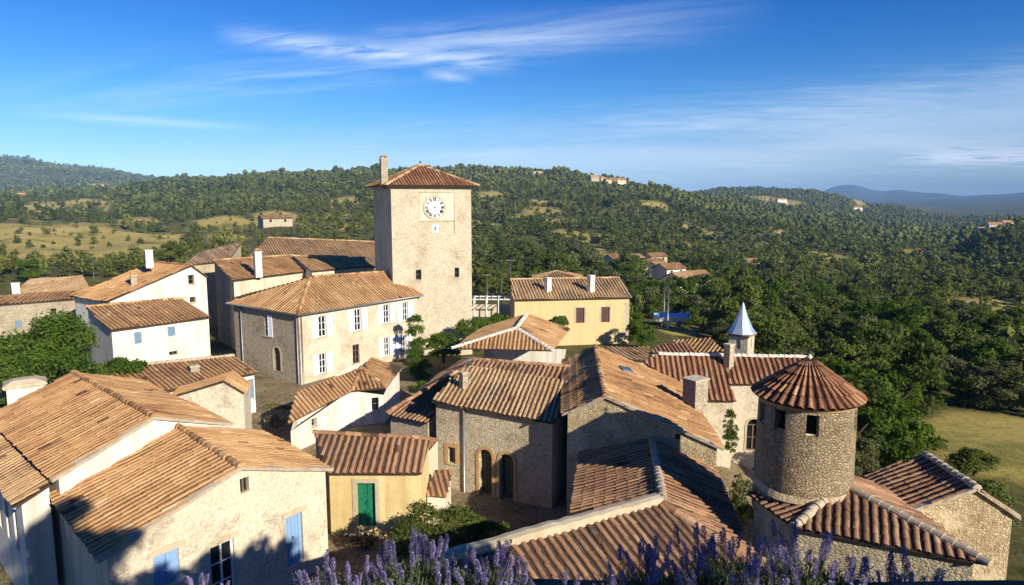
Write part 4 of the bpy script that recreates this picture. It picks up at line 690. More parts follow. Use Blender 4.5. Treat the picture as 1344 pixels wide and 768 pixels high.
def quoins(t, e, z0, z1):
    root, b = by_label(t); fp = b['foot']; n = len(fp); fc = Face(fp[e], fp[(e+1) % n]); f2 = Face(fp[(e+1) % n], fp[(e+2) % n]); m = MB(); z = z0; k = 0
    while z < z1-.3:
        h = rnd.uniform(.26, .36); a, c = (.55, .3) if k % 2 else (.32, .52); a += rnd.uniform(-.05, .05)
        fc.box(m, fc.L-a, fc.L+.018, z, z+h-.02, -.05, .02); f2.box(m, .021, c, z, z+h-.02, -.05, .018); z += h; k += 1
    m.build('quoins', M['lintel'], root)
quoins('two white chimneys', 0, 2.0, 5.95)
def aerial(t, x, y, z0, h):
    root, b = by_label(t); m = MB(); m.tube([(x, y, z0-.3), (x, y, z0+h)], .018, 6)
    for k in range(3): m.tube([(x-.35+.06*k, y-.2, z0+h-.08-.16*k), (x+.35-.06*k, y+.2, z0+h-.08-.16*k)], .011, 5)
    m.build('aerial', M['zinc'], root)
aerial('two tall arched', -2.25, 34.9, 16-9.75, 1.7)
aerial('tall narrow stone', -24.6, 64.2, 16-5.9, 1.6)
aerial('faded rubbly', -46.0, 75.0, 16-8.6, 2.0)
# ---------------------------------------------------------------- clock tower
def clock_tower():
    az = R(23); u = np.array([math.cos(az), math.sin(az), 0]); nb = np.array([-u[1], u[0], 0]); S = 7.4
    A = np.array([-10.68, 60.0, 0.0])+u*.25+nb*.25; W = S
    q = [A, A+u*W, A+u*W+nb*W, A+nb*W]; ez = 16+1.36
    root = tag(empty('clock_tower', ((q[0]+q[2])/2)*np.array([1, 1, 0])+UPV*3), 'tall square stone tower with a white clock face and small tiled pyramid roof', 'tower')
    mb = MB(); todo = []
    def w_(fc, px, z0, z1, w): return px
    for i in range(4):
        fc = Face(q[i][:2], q[(i+1) % 4][:2]); ops = []
        if i == 0:
            for u0, w, z0, z1, k in ((2.1, .5, 16-7.15, 16-6.25, 'hole'), (5.75, .42, 16-7.1, 16-6.2, 'hole'), (.9, .75, 16-11.4, 16-9.2, 'archwin')):
                ops.append((k, u0, u0+w, z0, z1, .3)); todo.append((fc, k, u0, u0+w, z0, z1, .3))
        wall_face(mb, fc, -.5, lambda a: ez-.02, ops, 0, i*9)
        if i == 0: f0 = fc
    mb.build('wall', M['towerstone'], root)
    for t in todo: opening(root, *t, {})
    # pyramid roof
    e = .55; ctr = (q[0]+q[2])/2; ap = np.array([ctr[0], ctr[1], 16+3.2]); cr = []
    for i in range(4):
        d = q[i]-ctr; cr.append(np.array([q[i][0], q[i][1], 0])+ (d/np.linalg.norm(d))*e*1.41+UPV*(ez-.12))
    rb = MB()
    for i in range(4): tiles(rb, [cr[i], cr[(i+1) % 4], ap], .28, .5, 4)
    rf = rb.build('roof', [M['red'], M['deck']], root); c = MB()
    for i in range(4): caps(c, cr[i], ap, .14, .4)
    c.build('ridge_cap', M['straw'], rf)
    fm = MB(); fm.tube([ap-UPV*.1, ap+UPV*.25], [.1, .04], 6); fm.tube([ap+UPV*.25, ap+UPV*.36], .09, 6); fm.build('finial', M['iron'], rf)
    # chimney on the left slope
    cx, cy = -11.40, 61.9
    chimney(cx, cy, 16+.9, 16+3.55, .62, .62, 'palerubble', 'tile', az, rf)
    # recessed panel mouldings round the clock
    pm = MB(); u0, u1 = 2.55, 5.75; zt, zm, zb = 16+.62, 16-1.93, 16-3.05
    f0.box(pm, u0, u1, zt, zt+.07, -.02, .07); f0.box(pm, u1, u1+.09, zb, zt+.07, -.02, .07); f0.box(pm, u0, u1, zm, zm+.06, -.02, .06)
    pm.build('clock_panel_moulding', M['lintel'], root)
    pb = MB(); f0.box(pb, u0+.02, u1-.01, zm+.07, zt-.005, .002, .02); pb.build('clock_panel', M['cream'], root)
    # dial
    cu, cz, r = 3.92, 16-.70, .98
    def disc(r0, r1, d0, d1, mat, name, par_):
        m = MB(); k = 40; vs = []
        for rr, d in ((r0, d1), (r1, d1), (r1, d0)):
            for i in range(k): a = 2*math.pi*i/k; vs.append(f0.pt(cu+rr*math.cos(a), cz+rr*math.sin(a), d))
        fs = [(i, (i+1) % k, k+(i+1) % k, k+i) for i in range(k)]+[(k+i, k+(i+1) % k, 2*k+(i+1) % k, 2*k+i) for i in range(k)]
        if r0 > .01: m.add(vs, fs)
        else: m.add(vs, fs)
        return m.build(name, mat, par_)
    dial = disc(.002, r, .021, .05, M['dialwhite'], 'clock_face', root)
    disc(r*.93, r*1.08, .021, .085, M['lintel'], 'dial_ring', dial)
    nm = MB(); num = ['XII', 'I', 'II', 'III', 'IIII', 'V', 'VI', 'VII', 'VIII', 'IX', 'X', 'XI']
    adv = {'I': .085, 'V': .15, 'X': .16}
    def stroke(c, p0, p1, w, rad, tan):
        p0 = np.array(p0); p1 = np.array(p1); d = p1-p0; L = np.hypot(*d); d = d/L; s = np.array([-d[1], d[0]])*w/2
        pts = [p0-s, p1-s, p1+s, p0+s]; vs = []
        for dd in (.051, .058):
            for x, y in pts:
                o = np.array([cu, cz])+rad*(c+y)+tan*x; vs.append(f0.pt(o[0], o[1], dd))
        nm.add(vs, [(4, 5, 6, 7), (0, 1, 5, 4), (1, 2, 6, 5), (2, 3, 7, 6), (3, 0, 4, 7)])
    for i, s in enumerate(num):
        a = math.pi/2-2*math.pi*i/12; rad = np.array([math.cos(a), math.sin(a)]); tan = np.array([math.sin(a), -math.cos(a)])
        wtot = sum(adv[c] for c in s); x = -wtot/2; h = .15
        for c in s:
            w = adv[c]; m_ = x+w/2
            if c == 'I': stroke(.73, (m_, -h), (m_, h), .075, rad, tan)
            elif c == 'V': stroke(.73, (m_-.05, h), (m_, -h), .065, rad, tan); stroke(.73, (m_+.05, h), (m_, -h), .05, rad, tan)
            else: stroke(.73, (m_-.055, h), (m_+.055, -h), .065, rad, tan); stroke(.73, (m_+.055, h), (m_-.055, -h), .05, rad, tan)
            x += w
    nm.build('numerals', M['ink'], dial)
    hm = MB()
    for ang, ln, w in ((math.pi/2-.35, .40, .075), (math.pi/2-1.75, .52, .055)):
        d = np.array([math.cos(ang), math.sin(ang)]); s = np.array([-d[1], d[0]]); vs = []
        for dd in (.06, .07):
            for l_, ww in ((-.12, w*.6), (.0, w), (ln, .015)):
                for sg in (-1, 1):
                    o = np.array([cu, cz])+d*l_+s*ww*sg*.5; vs.append(f0.pt(o[0], o[1], dd))
        hm.add(vs, [(6, 8, 9, 7), (8, 10, 11, 9), (0, 2, 8, 6), (2, 4, 10, 8), (1, 7, 9, 3), (3, 9, 11, 5), (4, 5, 11, 10), (0, 6, 7, 1)])
    hm.build('clock_hand', M['ink'], dial)
    # worn painted patch under the clock
    em = MB(); f0.box(em, 3.62, 4.3, 16-2.98, 16-2.18, .002, .02); e1 = em.build('painted_panel', M['whitemortar'], root)
    k = 14; vs = [f0.pt(3.95, 16-2.58, .024)]
    for i in range(k):
        a = 2*math.pi*i/k; rr = .27*(1 if i % 2 else .62); vs.append(f0.pt(3.95+rr*math.cos(a), 16-2.58+rr*math.sin(a), .024))
    es = MB(); es.add(vs, [(0, 1+i, 1+(i+1) % k) for i in range(k)]); es.build('painted_emblem', M['faded'], e1)
    gm = MB(); f0.box(gm, 3.92, 3.98, 16-2.72, 16-2.42, .024, .05); gm.build('gnomon', M['iron'], e1)
clock_tower()
# ---------------------------------------------------------------- round tower
def cone_tiles(mb, c, z0, r0, z1, n, tl):
    L = math.hypot(r0, z1-z0); rows = int(L/tl)
    for k in range(n):
        a0 = 2*math.pi*k/n; sk = rnd.gauss(0, .01)
        for j in range(rows):
            s0 = j/rows; s1 = min(1, (j+1.12)/rows); t = min(1, max(0, rnd.gauss(.5, .2)))
            if s0 > .86: continue
            for part in (0, 1):
                vs = []
                for s, hh, kk in ((s0, .045, 1.0), (s1, .01, .86)):
                    r = r0*(1-s)+.03; z = z0+(z1-z0)*s; wd = 2*math.pi*r/n*.5
                    for q in range(6):
                        w = math.pi*q/5
                        if part == 0: off = -math.cos(w)*wd*.60*kk; h = math.sin(w)*min(.085, wd*.7)*kk+hh+.02
                        else: off = wd+(q-2.5)/2.5*wd*.45; h = .02+.03*abs(q-2.5)/2.5+hh*.4
                        a = a0+(off+sk)/max(r, .05); nr = (z1-z0)/L; nz = r0/L
                        vs.append((c[0]+math.sin(a)*(r+h*nr), c[1]-math.cos(a)*(r+h*nr), z+h*nz))
                mb.add(vs, [(i, i+1, 7+i, 6+i) for i in range(5)], 0, t if part == 0 else t*.25)  # darker channel tint stands in for shade and grime between the cone's ribs
def round_tower():
    c = (10.0, 22.55); r = 1.54; z0 = 16-10.6; zt = 16-6.58
    root = tag(empty('round_tower', (c[0], c[1], 16-9.9)), 'round rough stone tower with a conical tile roof in the right foreground', 'tower')
    mb = MB(); k = 72; wins = [(R(-62), .125, zt-.92, zt-.22), (R(-30), .125, zt-.92, zt-.22), (R(8), .125, zt-.92, zt-.22), (R(75), .125, zt-.92, zt-.22)]
    zs = [z0, 16-9.3, zt-.92, zt-.22, zt]
    rr = lambda z: r*(1+.045*max(0, (zt-z)/(zt-z0)))
    view = math.atan2(-c[0], c[1])*1.0
    ang = sorted(set([round(2*math.pi*i/k-math.pi, 5) for i in range(k+1)]+[round(a+view+s*h, 5) for a, h, _, _ in wins for s in (-1, 1)]))
    pt = lambda a, z, d=0: (c[0]+math.sin(a)*(rr(z)+d), c[1]-math.cos(a)*(rr(z)+d), z)
    for a, b in zip(ang, ang[1:]):
        if b-a < 1e-4: continue
        for i in range(4):
            mid = (a+b)/2
            if i == 2 and any(abs(mid-w[0]-view) < w[1] for w in wins): continue
            mb.add([pt(a, zs[i]), pt(b, zs[i]), pt(b, zs[i+1]), pt(a, zs[i+1])], [(0, 1, 2, 3)], 0, .5, [(a*r, zs[i]), (b*r, zs[i]), (b*r, zs[i+1]), (a*r, zs[i+1])])
    for a, h, lo, hi in wins:
        a += view; ring = [(a-h, lo), (a+h, lo), (a+h, hi), (a-h, hi)]
        for (p, zp), (q, zq) in zip(ring, ring[1:]+ring[:1]):
            mb.add([pt(p, zp), pt(q, zq), pt(q, zq, -.3), pt(p, zp, -.3)], [(0, 1, 2, 3)], 0, .5, [(0, 0), (.4, 0), (.4, .3), (0, .3)])
    w = mb.build('wall', M['roundstone'], root)
    for a, h, lo, hi in wins:
        a += view; m = MB(); vs = [pt(a-h, lo, -.29), pt(a+h, lo, -.29), pt(a+h, hi, -.29), pt(a-h, hi, -.29)]; vs += [tuple(np.array(v)+np.array([0, .02, 0])) for v in vs]
        m.add(vs, [(0, 1, 2, 3), (7, 6, 5, 4), (0, 4, 5, 1), (2, 6, 7, 3)]); o = m.build('window', M['glass'], root)
        s = MB(); s.tube([pt(a-h, lo+.02, -.1), pt(a+h, lo+.02, -.1)], .035, 6); s.build('sill', M['lintel'], o)
    # plaster band under the eaves
    b = MB(); vs = []
    for rad, z in ((r+.003, zt-.14), (r+.05, zt-.1), (r+.07, zt+.02), (r-.1, zt+.02)):
        for i in range(60): a = 2*math.pi*i/60; vs.append((c[0]+math.sin(a)*rad, c[1]-math.cos(a)*rad, z))
    b.add(vs, [(j*60+i, j*60+(i+1) % 60, (j+1)*60+(i+1) % 60, (j+1)*60+i) for j in range(3) for i in range(60)]); b.build('eaves_band', M['orangestone'], root)
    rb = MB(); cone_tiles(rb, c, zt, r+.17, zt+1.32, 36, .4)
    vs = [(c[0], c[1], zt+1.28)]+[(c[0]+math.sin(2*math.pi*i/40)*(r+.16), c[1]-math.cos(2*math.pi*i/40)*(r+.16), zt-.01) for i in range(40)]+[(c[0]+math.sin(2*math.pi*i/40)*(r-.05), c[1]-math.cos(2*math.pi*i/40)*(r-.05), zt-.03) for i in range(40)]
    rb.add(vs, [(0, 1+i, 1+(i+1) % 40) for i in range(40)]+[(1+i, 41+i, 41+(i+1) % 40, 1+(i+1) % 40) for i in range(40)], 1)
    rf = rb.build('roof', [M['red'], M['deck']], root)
    f = MB(); f.tube([(c[0], c[1], zt+1.08), (c[0], c[1], zt+1.28), (c[0], c[1], zt+1.44)], [.30, .14, .03], 12); f.build('mortar_cap', M['whitemortar'], rf)
    s = MB(); s.tube([(c[0], c[1], zt+1.4), (c[0], c[1], zt+1.78)], [.025, .01], 6); s.tube([(c[0], c[1], zt+1.55), (c[0], c[1], zt+1.6)], .05, 6); s.build('finial', M['iron'], rf)
    # mortar skirt where the tower meets the roof
    k = 48; vs = []
    for rad, z in ((r*1.05+.10, 16-9.72), (r*1.04+.015, 16-9.5)):
        for i in range(k): a = 2*math.pi*i/k; q = 1+.03*math.sin(5*a); vs.append((c[0]+math.sin(a)*rad*q, c[1]-math.cos(a)*rad*q, z+.05*math.sin(3*a)))
    m = MB(); m.add(vs, [(i, (i+1) % k, k+(i+1) % k, k+i) for i in range(k)]); m.build('mortar_skirt', M['roundstone'], root)
round_tower()
# ---------------------------------------------------------------- bell turret
def bell_turret():
    c = np.array([14.15, 41.5]); az = R(52); s = 1.18; z0 = 16-11; ze = 16-8.2
    root = tag(empty('bell_turret', (c[0], c[1], 16-9.7)), 'square bell turret with a pointed pale metal spire rising over the chapel roof', 'turret')
    u = np.array([math.cos(az), math.sin(az), 0]); nb = np.array([-u[1], u[0], 0]); C = np.array([c[0], c[1], 0])
    q = [C+u*a*s/2+nb*b*s/2 for a, b in ((-1, -1), (1, -1), (1, 1), (-1, 1))]; mb = MB(); todo = []
    for i in range(4):
        fc = Face(q[i][:2], q[(i+1) % 4][:2]); ops = [('archwin', s*.36, s*.64, ze-.85, ze-.25, .05)] if i in (0, 3) else []
        wall_face(mb, fc, z0, lambda a: ze, ops, 0, i*2)
        for o in ops: todo.append((fc,)+o)
    mb.build('wall', M['limestone'], root)
    for fc, k, u0, u1, z0_, z1, D in todo: pane_mesh(fc, k, u0, u1, z0_, z1, D).build('louvre', M['lintel'], root)
    cm = MB(); cm.wbox(c, s+.22, s+.22, ze-.02, ze+.08, az); cm.wbox(c, s+.12, s+.12, ze-.1, ze-.021, az); cm.build('cornice', M['brown'], root)
    sm = MB(); k = 8; vs = []
    for rad, z in ((.86, ze+.09), (.62, ze+.42), (.30, ze+1.15), (.02, ze+1.98)):
        for i in range(k): a = 2*math.pi*(i+.5)/k+az; vs.append((c[0]+rad*math.cos(a), c[1]+rad*math.sin(a), z))
    sm.add(vs, [(j*k+i, j*k+(i+1) % k, (j+1)*k+(i+1) % k, (j+1)*k+i) for j in range(3) for i in range(k)]+[tuple(range(k))[::-1]])
    sp = sm.build('spire', M['spire'], root)
    f = MB(); f.tube([(c[0], c[1], ze+1.95), (c[0], c[1], ze+2.2)], [.03, .015], 6); f.build('finial', M['iron'], sp)
bell_turret()
# ---------------------------------------------------------------- vegetation
nr = np.random.default_rng(11)
CAM = np.array([0, 0, 16.0]); _pc, _ps = math.cos(R(7.72)), math.sin(R(7.72))
def leaf_cloud(rng, n, size, lobes, flat=.35, asp=1.5):
    """n leaf faces spread through the shells of several lobes; returns V, F, tint"""
    L = np.array([l[3]*l[3] for l in lobes]); pick = rng.choice(len(lobes), n, p=L/L.sum()); C = np.array([l[:3] for l in lobes])[pick]; Rr = np.array([l[3] for l in lobes])[pick]
    d = rng.normal(size=(n, 3)); d /= np.linalg.norm(d, axis=1)[:, None]; d[:, 2] = np.where(d[:, 2] < -.35, -d[:, 2]*.6, d[:, 2])
    rad = Rr*(1-.42*rng.random(n)**1.6)*(1+.10*rng.normal(size=n)); p = C+d*rad[:, None]*np.array([1, 1, .82])
    nn = d*.75+rng.normal(size=(n, 3))*.6; nn /= np.linalg.norm(nn, axis=1)[:, None]
    a = np.cross(nn, rng.normal(size=(n, 3))); a /= np.linalg.norm(a, axis=1)[:, None]; b = np.cross(nn, a)
    s = size*(.6+.8*rng.random(n))[:, None]*.5; V = np.stack([p-a*s*asp, p-b*s*.8, p+a*s*asp, p+b*s*.8], 1).reshape(-1, 3)
    F = np.arange(n*4).reshape(-1, 4); lt = rng.normal(0, .13, len(lobes)); t = np.clip(.45+lt[pick]+rng.normal(0, .17, n), 0, 1); return V, F, t
def crown_lobes(rng, R_, H, z0, k, top=.75):
    out = []
    if k >= 20:                                   # ragged crown of many small boughs
        for i in range(k):
            a = rng.random()*6.283; q = rng.random()**.45; h = rng.random(); w = math.sin(math.pi*(.18+.70*h))**.6; rr = R_*rng.uniform(.17, .36)
            out.append((math.cos(a)*(R_-rr)*q*w, math.sin(a)*(R_-rr)*q*w, z0+rr*.7+(H-1.6*rr)*h, rr))
        return out
    for i in range(k):
        a = rng.random()*6.283; q = rng.random()**.6; h = rng.random(); w = math.sin(math.pi*(.12+.8*h))**.7
        out.append((math.cos(a)*R_*.62*q*w, math.sin(a)*R_*.62*q*w, z0+H*(.22+.6*h), R_*rng.uniform(.30, .52)*(1.1-.35*h)))
    out.append((0, 0, z0+H*.5, R_*.55)); out += [(math.cos(q)*R_*.45, math.sin(q)*R_*.45, z0+R_*.42, R_*.42) for q in (.3, 2.4, 4.5)]; return out
def trunk_mesh(rng, h, r, nb=4):
    m = MB(); bx = rng.normal(0, .12, 3); m.tube([(0, 0, -.6), (bx[0]*.3, bx[1]*.3, h*.45), (bx[0], bx[1], h), (bx[0]*1.2, bx[2], h*1.5)], [r*1.3, r, r*.7, r*.25], 7)
    for i in range(nb):
        a = 6.283*i/nb+rng.random(); z = h*(.55+.4*rng.random()); l = h*(.30+.25*rng.random())
        m.tube([(bx[0]*.5, bx[1]*.5, z), (math.cos(a)*l*.5, math.sin(a)*l*.5, z+l*.5), (math.cos(a)*l*.8, math.sin(a)*l*.8, z+l*.95)], [r*.5, r*.35, r*.1], 5, cap=False)
    return m.mesh('trunk', M['bark'])
def proto(kind, seed, Rr, H, z0, n, leaf, mat, k=9, trunk=True):
    rng = np.random.default_rng(seed); V, F, t = leaf_cloud(rng, n, leaf, crown_lobes(rng, Rr, H, z0, k))
    return bulk('crown', V, F, M[mat], t), (trunk_mesh(rng, z0+H*.35, .05*H**.8) if trunk else None)
OAK = [proto('oak', s, 3.0, 5.4, .2, 5200, .19, 'leaf_oak', 24) for s in (1, 2, 3, 4)]
OLIVE = [proto('olive', s, 2.7, 4.4, .2, 5200, .165, 'leaf_olive', 22) for s in (5, 6, 7)]
PINE = [proto('pine', s, 2.5, 6.0, .3, 5200, .18, 'leaf_pine', 26) for s in (8, 9)]
BRIGHT = [proto('bright', s, 2.6, 4.8, .2, 5200, .17, 'leaf_bright', 24) for s in (12, 13)]
SHRUB = [proto('shrub', s, 1.0, 1.5, .05, 700, .15, 'leaf_bright', 8) for s in (14, 15)]
DSHRUB = [proto('shrub', s, 1.0, 1.5, .05, 700, .15, 'leaf_oak', 8) for s in (16, 17)]
def plant(name, meshes, loc, sc_, rz, label, cat, group=None, names=('crown', 'trunk')):
    root = tag(empty(name, loc, 0), label, cat, group); me, tr = meshes
    c = bpy.data.objects.new(names[0], me); COL.objects.link(c); c.parent = root; c.scale = sc_; c.rotation_euler = (0, 0, rz)
    if tr is not None:
        t = bpy.data.objects.new(names[1], tr); COL.objects.link(t); t.parent = root; t.scale = sc_; t.rotation_euler = (0, 0, rz)
    return root
gz = lambda x, y: float(ground_z(x, y))
# --- trees and shrubs one can tell apart, standing among the houses
def P3(x, y): return (x, y, gz(x, y))
GARDEN = [  # name, meshes, x, y, base z (None = ground), (sx, sy, sz), label, category
    ('broadleaf_tree', ('big', 21, 4.2, 7.6, .3, 26000, .125, 'leaf_bright'), -27.0, 39.5, None, (1.08, .9, 1.0), 'big dense green tree at the left edge behind the long tiled roof', 'tree'),
    ('broadleaf_tree', ('big', 22, 1.9, 4.6, .3, 9000, .12, 'leaf_bright'), -24.3, 41.8, None, (1, .9, .95), 'smaller green tree leaning on the white house with blue windows', 'tree'),
    ('garden_shrub', ('b', 23, 1.75, 3.1, .05, 14000, .062, 'leaf_oak'), -3.1, 25.0, 1.3, (1.2, 1, 1.05), 'large loose shrub beside the green door', 'shrub'),
    ('garden_shrub', ('b', 24, 1.2, 2.5, .05, 9000, .062, 'leaf_oak'), -1.1, 25.6, 1.3, (1.1, 1, 1), 'darker shrub below the arched doorways', 'shrub'),
    ('climbing_plant', ('b', 25, .95, 4.7, .1, 7000, .10, 'leaf_bright'), -8.1, 56.6, 1.6, (1.1, .8, 1.05), 'tall bright green climber at the end of the shuttered house', 'climber'),
    ('garden_shrub', ('b', 26, 1.1, 1.8, .05, 3600, .10, 'leaf_bright'), -7.2, 53.5, 1.6, (1, .9, 1), 'low green shrub at the foot of the climber', 'shrub'),
    ('garden_shrub', ('b', 27, 1.9, 2.4, .05, 7000, .11, 'leaf_bright'), -5.9, 57.5, 2.6, (1.2, .9, .9), 'dark shrub beside the foot of the clock tower', 'shrub'),
    ('garden_shrub', ('b', 28, 1.9, 2.6, .05, 7000, .11, 'leaf_bright'), -3.3, 60.5, 3.2, (1.1, .9, .9), 'bright shrub right of the clock tower base', 'shrub'),
    ('garden_shrub', ('b', 29, 1.7, 2.4, .05, 6500, .11, 'leaf_bright'), -1.0, 62.0, 3.6, (1.1, .9, .9), 'round green shrub left of the yellow house', 'shrub'),
    ('garden_shrub', ('b', 30, 1.5, 2.2, .05, 6500, .11, 'leaf_bright'), 1.6, 63.0, 3.3, (1.2, .9, .9), 'green bush against the left end of the yellow wall', 'shrub'),
    ('garden_shrub', ('b', 31, 1.3, 2.0, .05, 5000, .11, 'leaf_bright'), 4.4, 63.5, 3.4, (1, .9, .9), 'dark round bush below the brown shuttered window', 'shrub'),
    ('garden_tree', ('b', 32, 2.0, 2.5, .3, 7500, .11, 'leaf_bright'), 7.2, 55.0, 1.3, (1.2, .9, .95), 'leafy tree in front of the right end of the yellow house', 'tree'),
    ('garden_tree', ('b', 33, 1.8, 2.5, .3, 7500, .11, 'leaf_bright'), 10.0, 54.5, 1.2, (1.1, .9, .95), 'darker leafy tree at the yellow house corner', 'tree'),
    ('garden_tree', ('b', 34, 1.5, 2.4, .3, 6500, .11, 'leaf_olive'), 12.6, 53.5, .8, (1.1, .9, .95), 'grey green tree right of the yellow house corner', 'tree'),
    ('garden_shrub', ('b', 35, .9, 1.5, .05, 3000, .09, 'leaf_olive'), 5.9, 49.0, 2.6, (1, .9, .9), 'small pale shrub at the corner of the hip roofed white house', 'shrub'),
    ('climbing_plant', ('b', 36, .48, 2.3, .1, 4500, .06, 'leaf_bright'), 10.7, 32.4, 3.5, (1, .9, 1), 'ivy hanging on the chapel wall behind the round tower', 'climber'),
    ('garden_shrub', ('b', 37, .9, 1.6, .05, 1500, .11, 'leaf_olive'), 10.3, 29.2, 1.2, (1, 1, 1.6), 'shrub in the gap left of the round tower', 'shrub'),
    ('garden_tree', ('b', 38, 1.7, 4.3, .4, 14000, .085, 'leaf_olive'), 17.6, 33.0, -.4, (1.05, 1, 1.12), 'grey green tree just right of the round tower', 'tree'),
    ('garden_tree', ('b', 39, 1.7, 3.2, .3, 12000, .085, 'leaf_bright'), 18.3, 29.8, -.3, (1.05, 1, 1.0), 'bright green tree behind the dark shaded roof', 'tree'),
    ('garden_shrub', ('b', 40, 1.3, 2.0, .05, 8000, .075, 'leaf_pine'), 15.6, 28.4, .2, (1, 1, 1), 'dark shrub at the foot of the round tower', 'shrub'),
    ('garden_shrub', ('b', 41, 1.7, 2.0, .05, 8000, .08, 'leaf_olive'), 24.0, 33.0, -.9, (1.3, 1, .9), 'grey shrub beyond the right stone gable', 'shrub'),
    ('garden_shrub', ('b', 42, 1.5, 1.8, .05, 8000, .08, 'leaf_oak'), 26.5, 36.5, -1.2, (1.3, 1, .9), 'dark shrub at the right frame edge below the field', 'shrub'),
    ('dry_bush', ('b', 44, .5, .6, .02, 900, .06, 'leaf_dry'), -6.3, 27.6, 1.25, (1.5, .8, .9), 'dry yellow weeds left of the green door step', 'weeds'),
    ('dry_bush', ('b', 45, .4, .5, .02, 800, .05, 'leaf_dry'), -4.6, 27.5, 1.25, (1.8, .8, .9), 'dry yellow weeds right of the green door', 'weeds'),
    ('garden_shrub', ('b', 46, .6, .9, .02, 1600, .07, 'leaf_oak'), -9.6, 38.0, 1.3, (1.2, 1, .9), 'small dark shrub below the small white house wall', 'shrub'),
    ('garden_shrub', ('b', 47, 1.0, 1.3, .02, 2600, .08, 'leaf_bright'), -6.4, 49.5, 1.5, (1.2, 1, .9), 'green shrub between the climber and the hip roofed white house', 'shrub'),
    ('garden_shrub', ('b', 51, 1.3, 1.7, .02, 5000, .085, 'leaf_olive'), 21.4, 31.6, None, (1.2, 1, .95), 'grey green shrub at the near edge of the grassy slope behind the shaded roof', 'shrub'),
    ('garden_shrub', ('b', 52, 1.6, 2.0, .02, 6000, .09, 'leaf_oak'), 28.6, 40.5, None, (1.3, 1, .9), 'dark green shrub low on the grassy slope at the right frame edge', 'shrub'),
    ('garden_shrub', ('b', 53, .9, 1.2, .02, 3000, .08, 'leaf_oak'), 25.6, 40.8, None, (1.2, 1, .9), 'small round bush alone in the middle of the grassy slope', 'shrub'),
    ('garden_shrub', ('b', 54, 1.4, 1.6, .02, 5000, .085, 'leaf_olive'), 22.4, 36.4, None, (1.3, 1, .9), 'broad grey green bush on the left side of the grassy slope', 'shrub'),
    ('garden_shrub', ('b', 55, 1.1, 1.4, .02, 4000, .08, 'leaf_oak'), 29.5, 46.5, None, (1.3, 1, .9), 'dark bush at the top right of the grassy slope', 'shrub'),
    ('garden_shrub', ('b', 56, 1.2, 1.5, .02, 4000, .085, 'leaf_oak'), 19.6, 27.6, None, (1.2, 1, .9), 'dark bush pressed against the right stone gable', 'shrub'),
    ('dry_bush', ('b', 48, .9, .7, .02, 1600, .08, 'leaf_dry'), -16.0, 45.2, 1.6, (1.6, .8, .9), 'pale dry weeds along the foot of the dark rubble side wall', 'weeds'),
    ('garden_shrub', ('b', 49, .8, 1.1, .02, 2200, .08, 'leaf_olive'), -13.6, 44.0, 1.5, (1.2, 1, .9), 'grey green shrub in the yard behind the small white house', 'shrub'),
    ('dry_bush', ('b', 43, .8, .9, .02, 900, .11, 'leaf_dry'), -14.6, 41.2, 1.9, (1.2, 1, .9), 'straw coloured dry weeds by the blue shuttered house', 'weeds'),
]
for nme, pr_, x, y, z, s_, lab, cat in GARDEN:
    if cat == 'climber': pr_ = (pr_[0], pr_[1], pr_[2]*1.5)+tuple(pr_[3:]); s_ = (s_[0]/1.5, s_[1]/1.5, s_[2])
    mats_ = proto(*pr_[:8], k=56 if cat == 'climber' else 44 if pr_[2] > 2.1 else 26, trunk=cat != 'climber')
    plant(nme, mats_, (x, y, gz(x, y)-.1 if z is None else z), s_, 0, lab, cat, None, ('crown', 'trunk') if cat == 'tree' else ('foliage', 'stem'))
# --- the woods: candidates on a jittered grid, the 300 largest in view as trees, the rest as one mass
from mathutils.bvhtree import BVHTree
def house_bvh():
    bpy.context.view_layer.update()
    vs, fs = [], []
    for o in COL.objects:
        if o.type == 'MESH' and o.name.split('.')[0] in ('wall',):
            w = o.matrix_world; k = len(vs); vs += [w @ v.co for v in o.data.vertices]; fs += [[k+i for i in p.vertices] for p in o.data.polygons]
    return BVHTree.FromPolygons(vs, fs)
BVH = house_bvh()
def ring(r0, r1, sp):
    nx = int(1.0*r1/sp); X, Y = np.meshgrid(np.arange(-nx, nx+1)*sp, np.arange(int(r0*.7/sp), int(r1/sp)+1)*sp)
    X = X+nr.uniform(-.48, .48, X.shape)*sp; Y = Y+nr.uniform(-.48, .48, Y.shape)*sp; r = np.hypot(X, Y); b = np.arctan2(X, Y)
    k = (r >= r0) & (r < r1) & (np.abs(b) < .70); return X[k], Y[k]
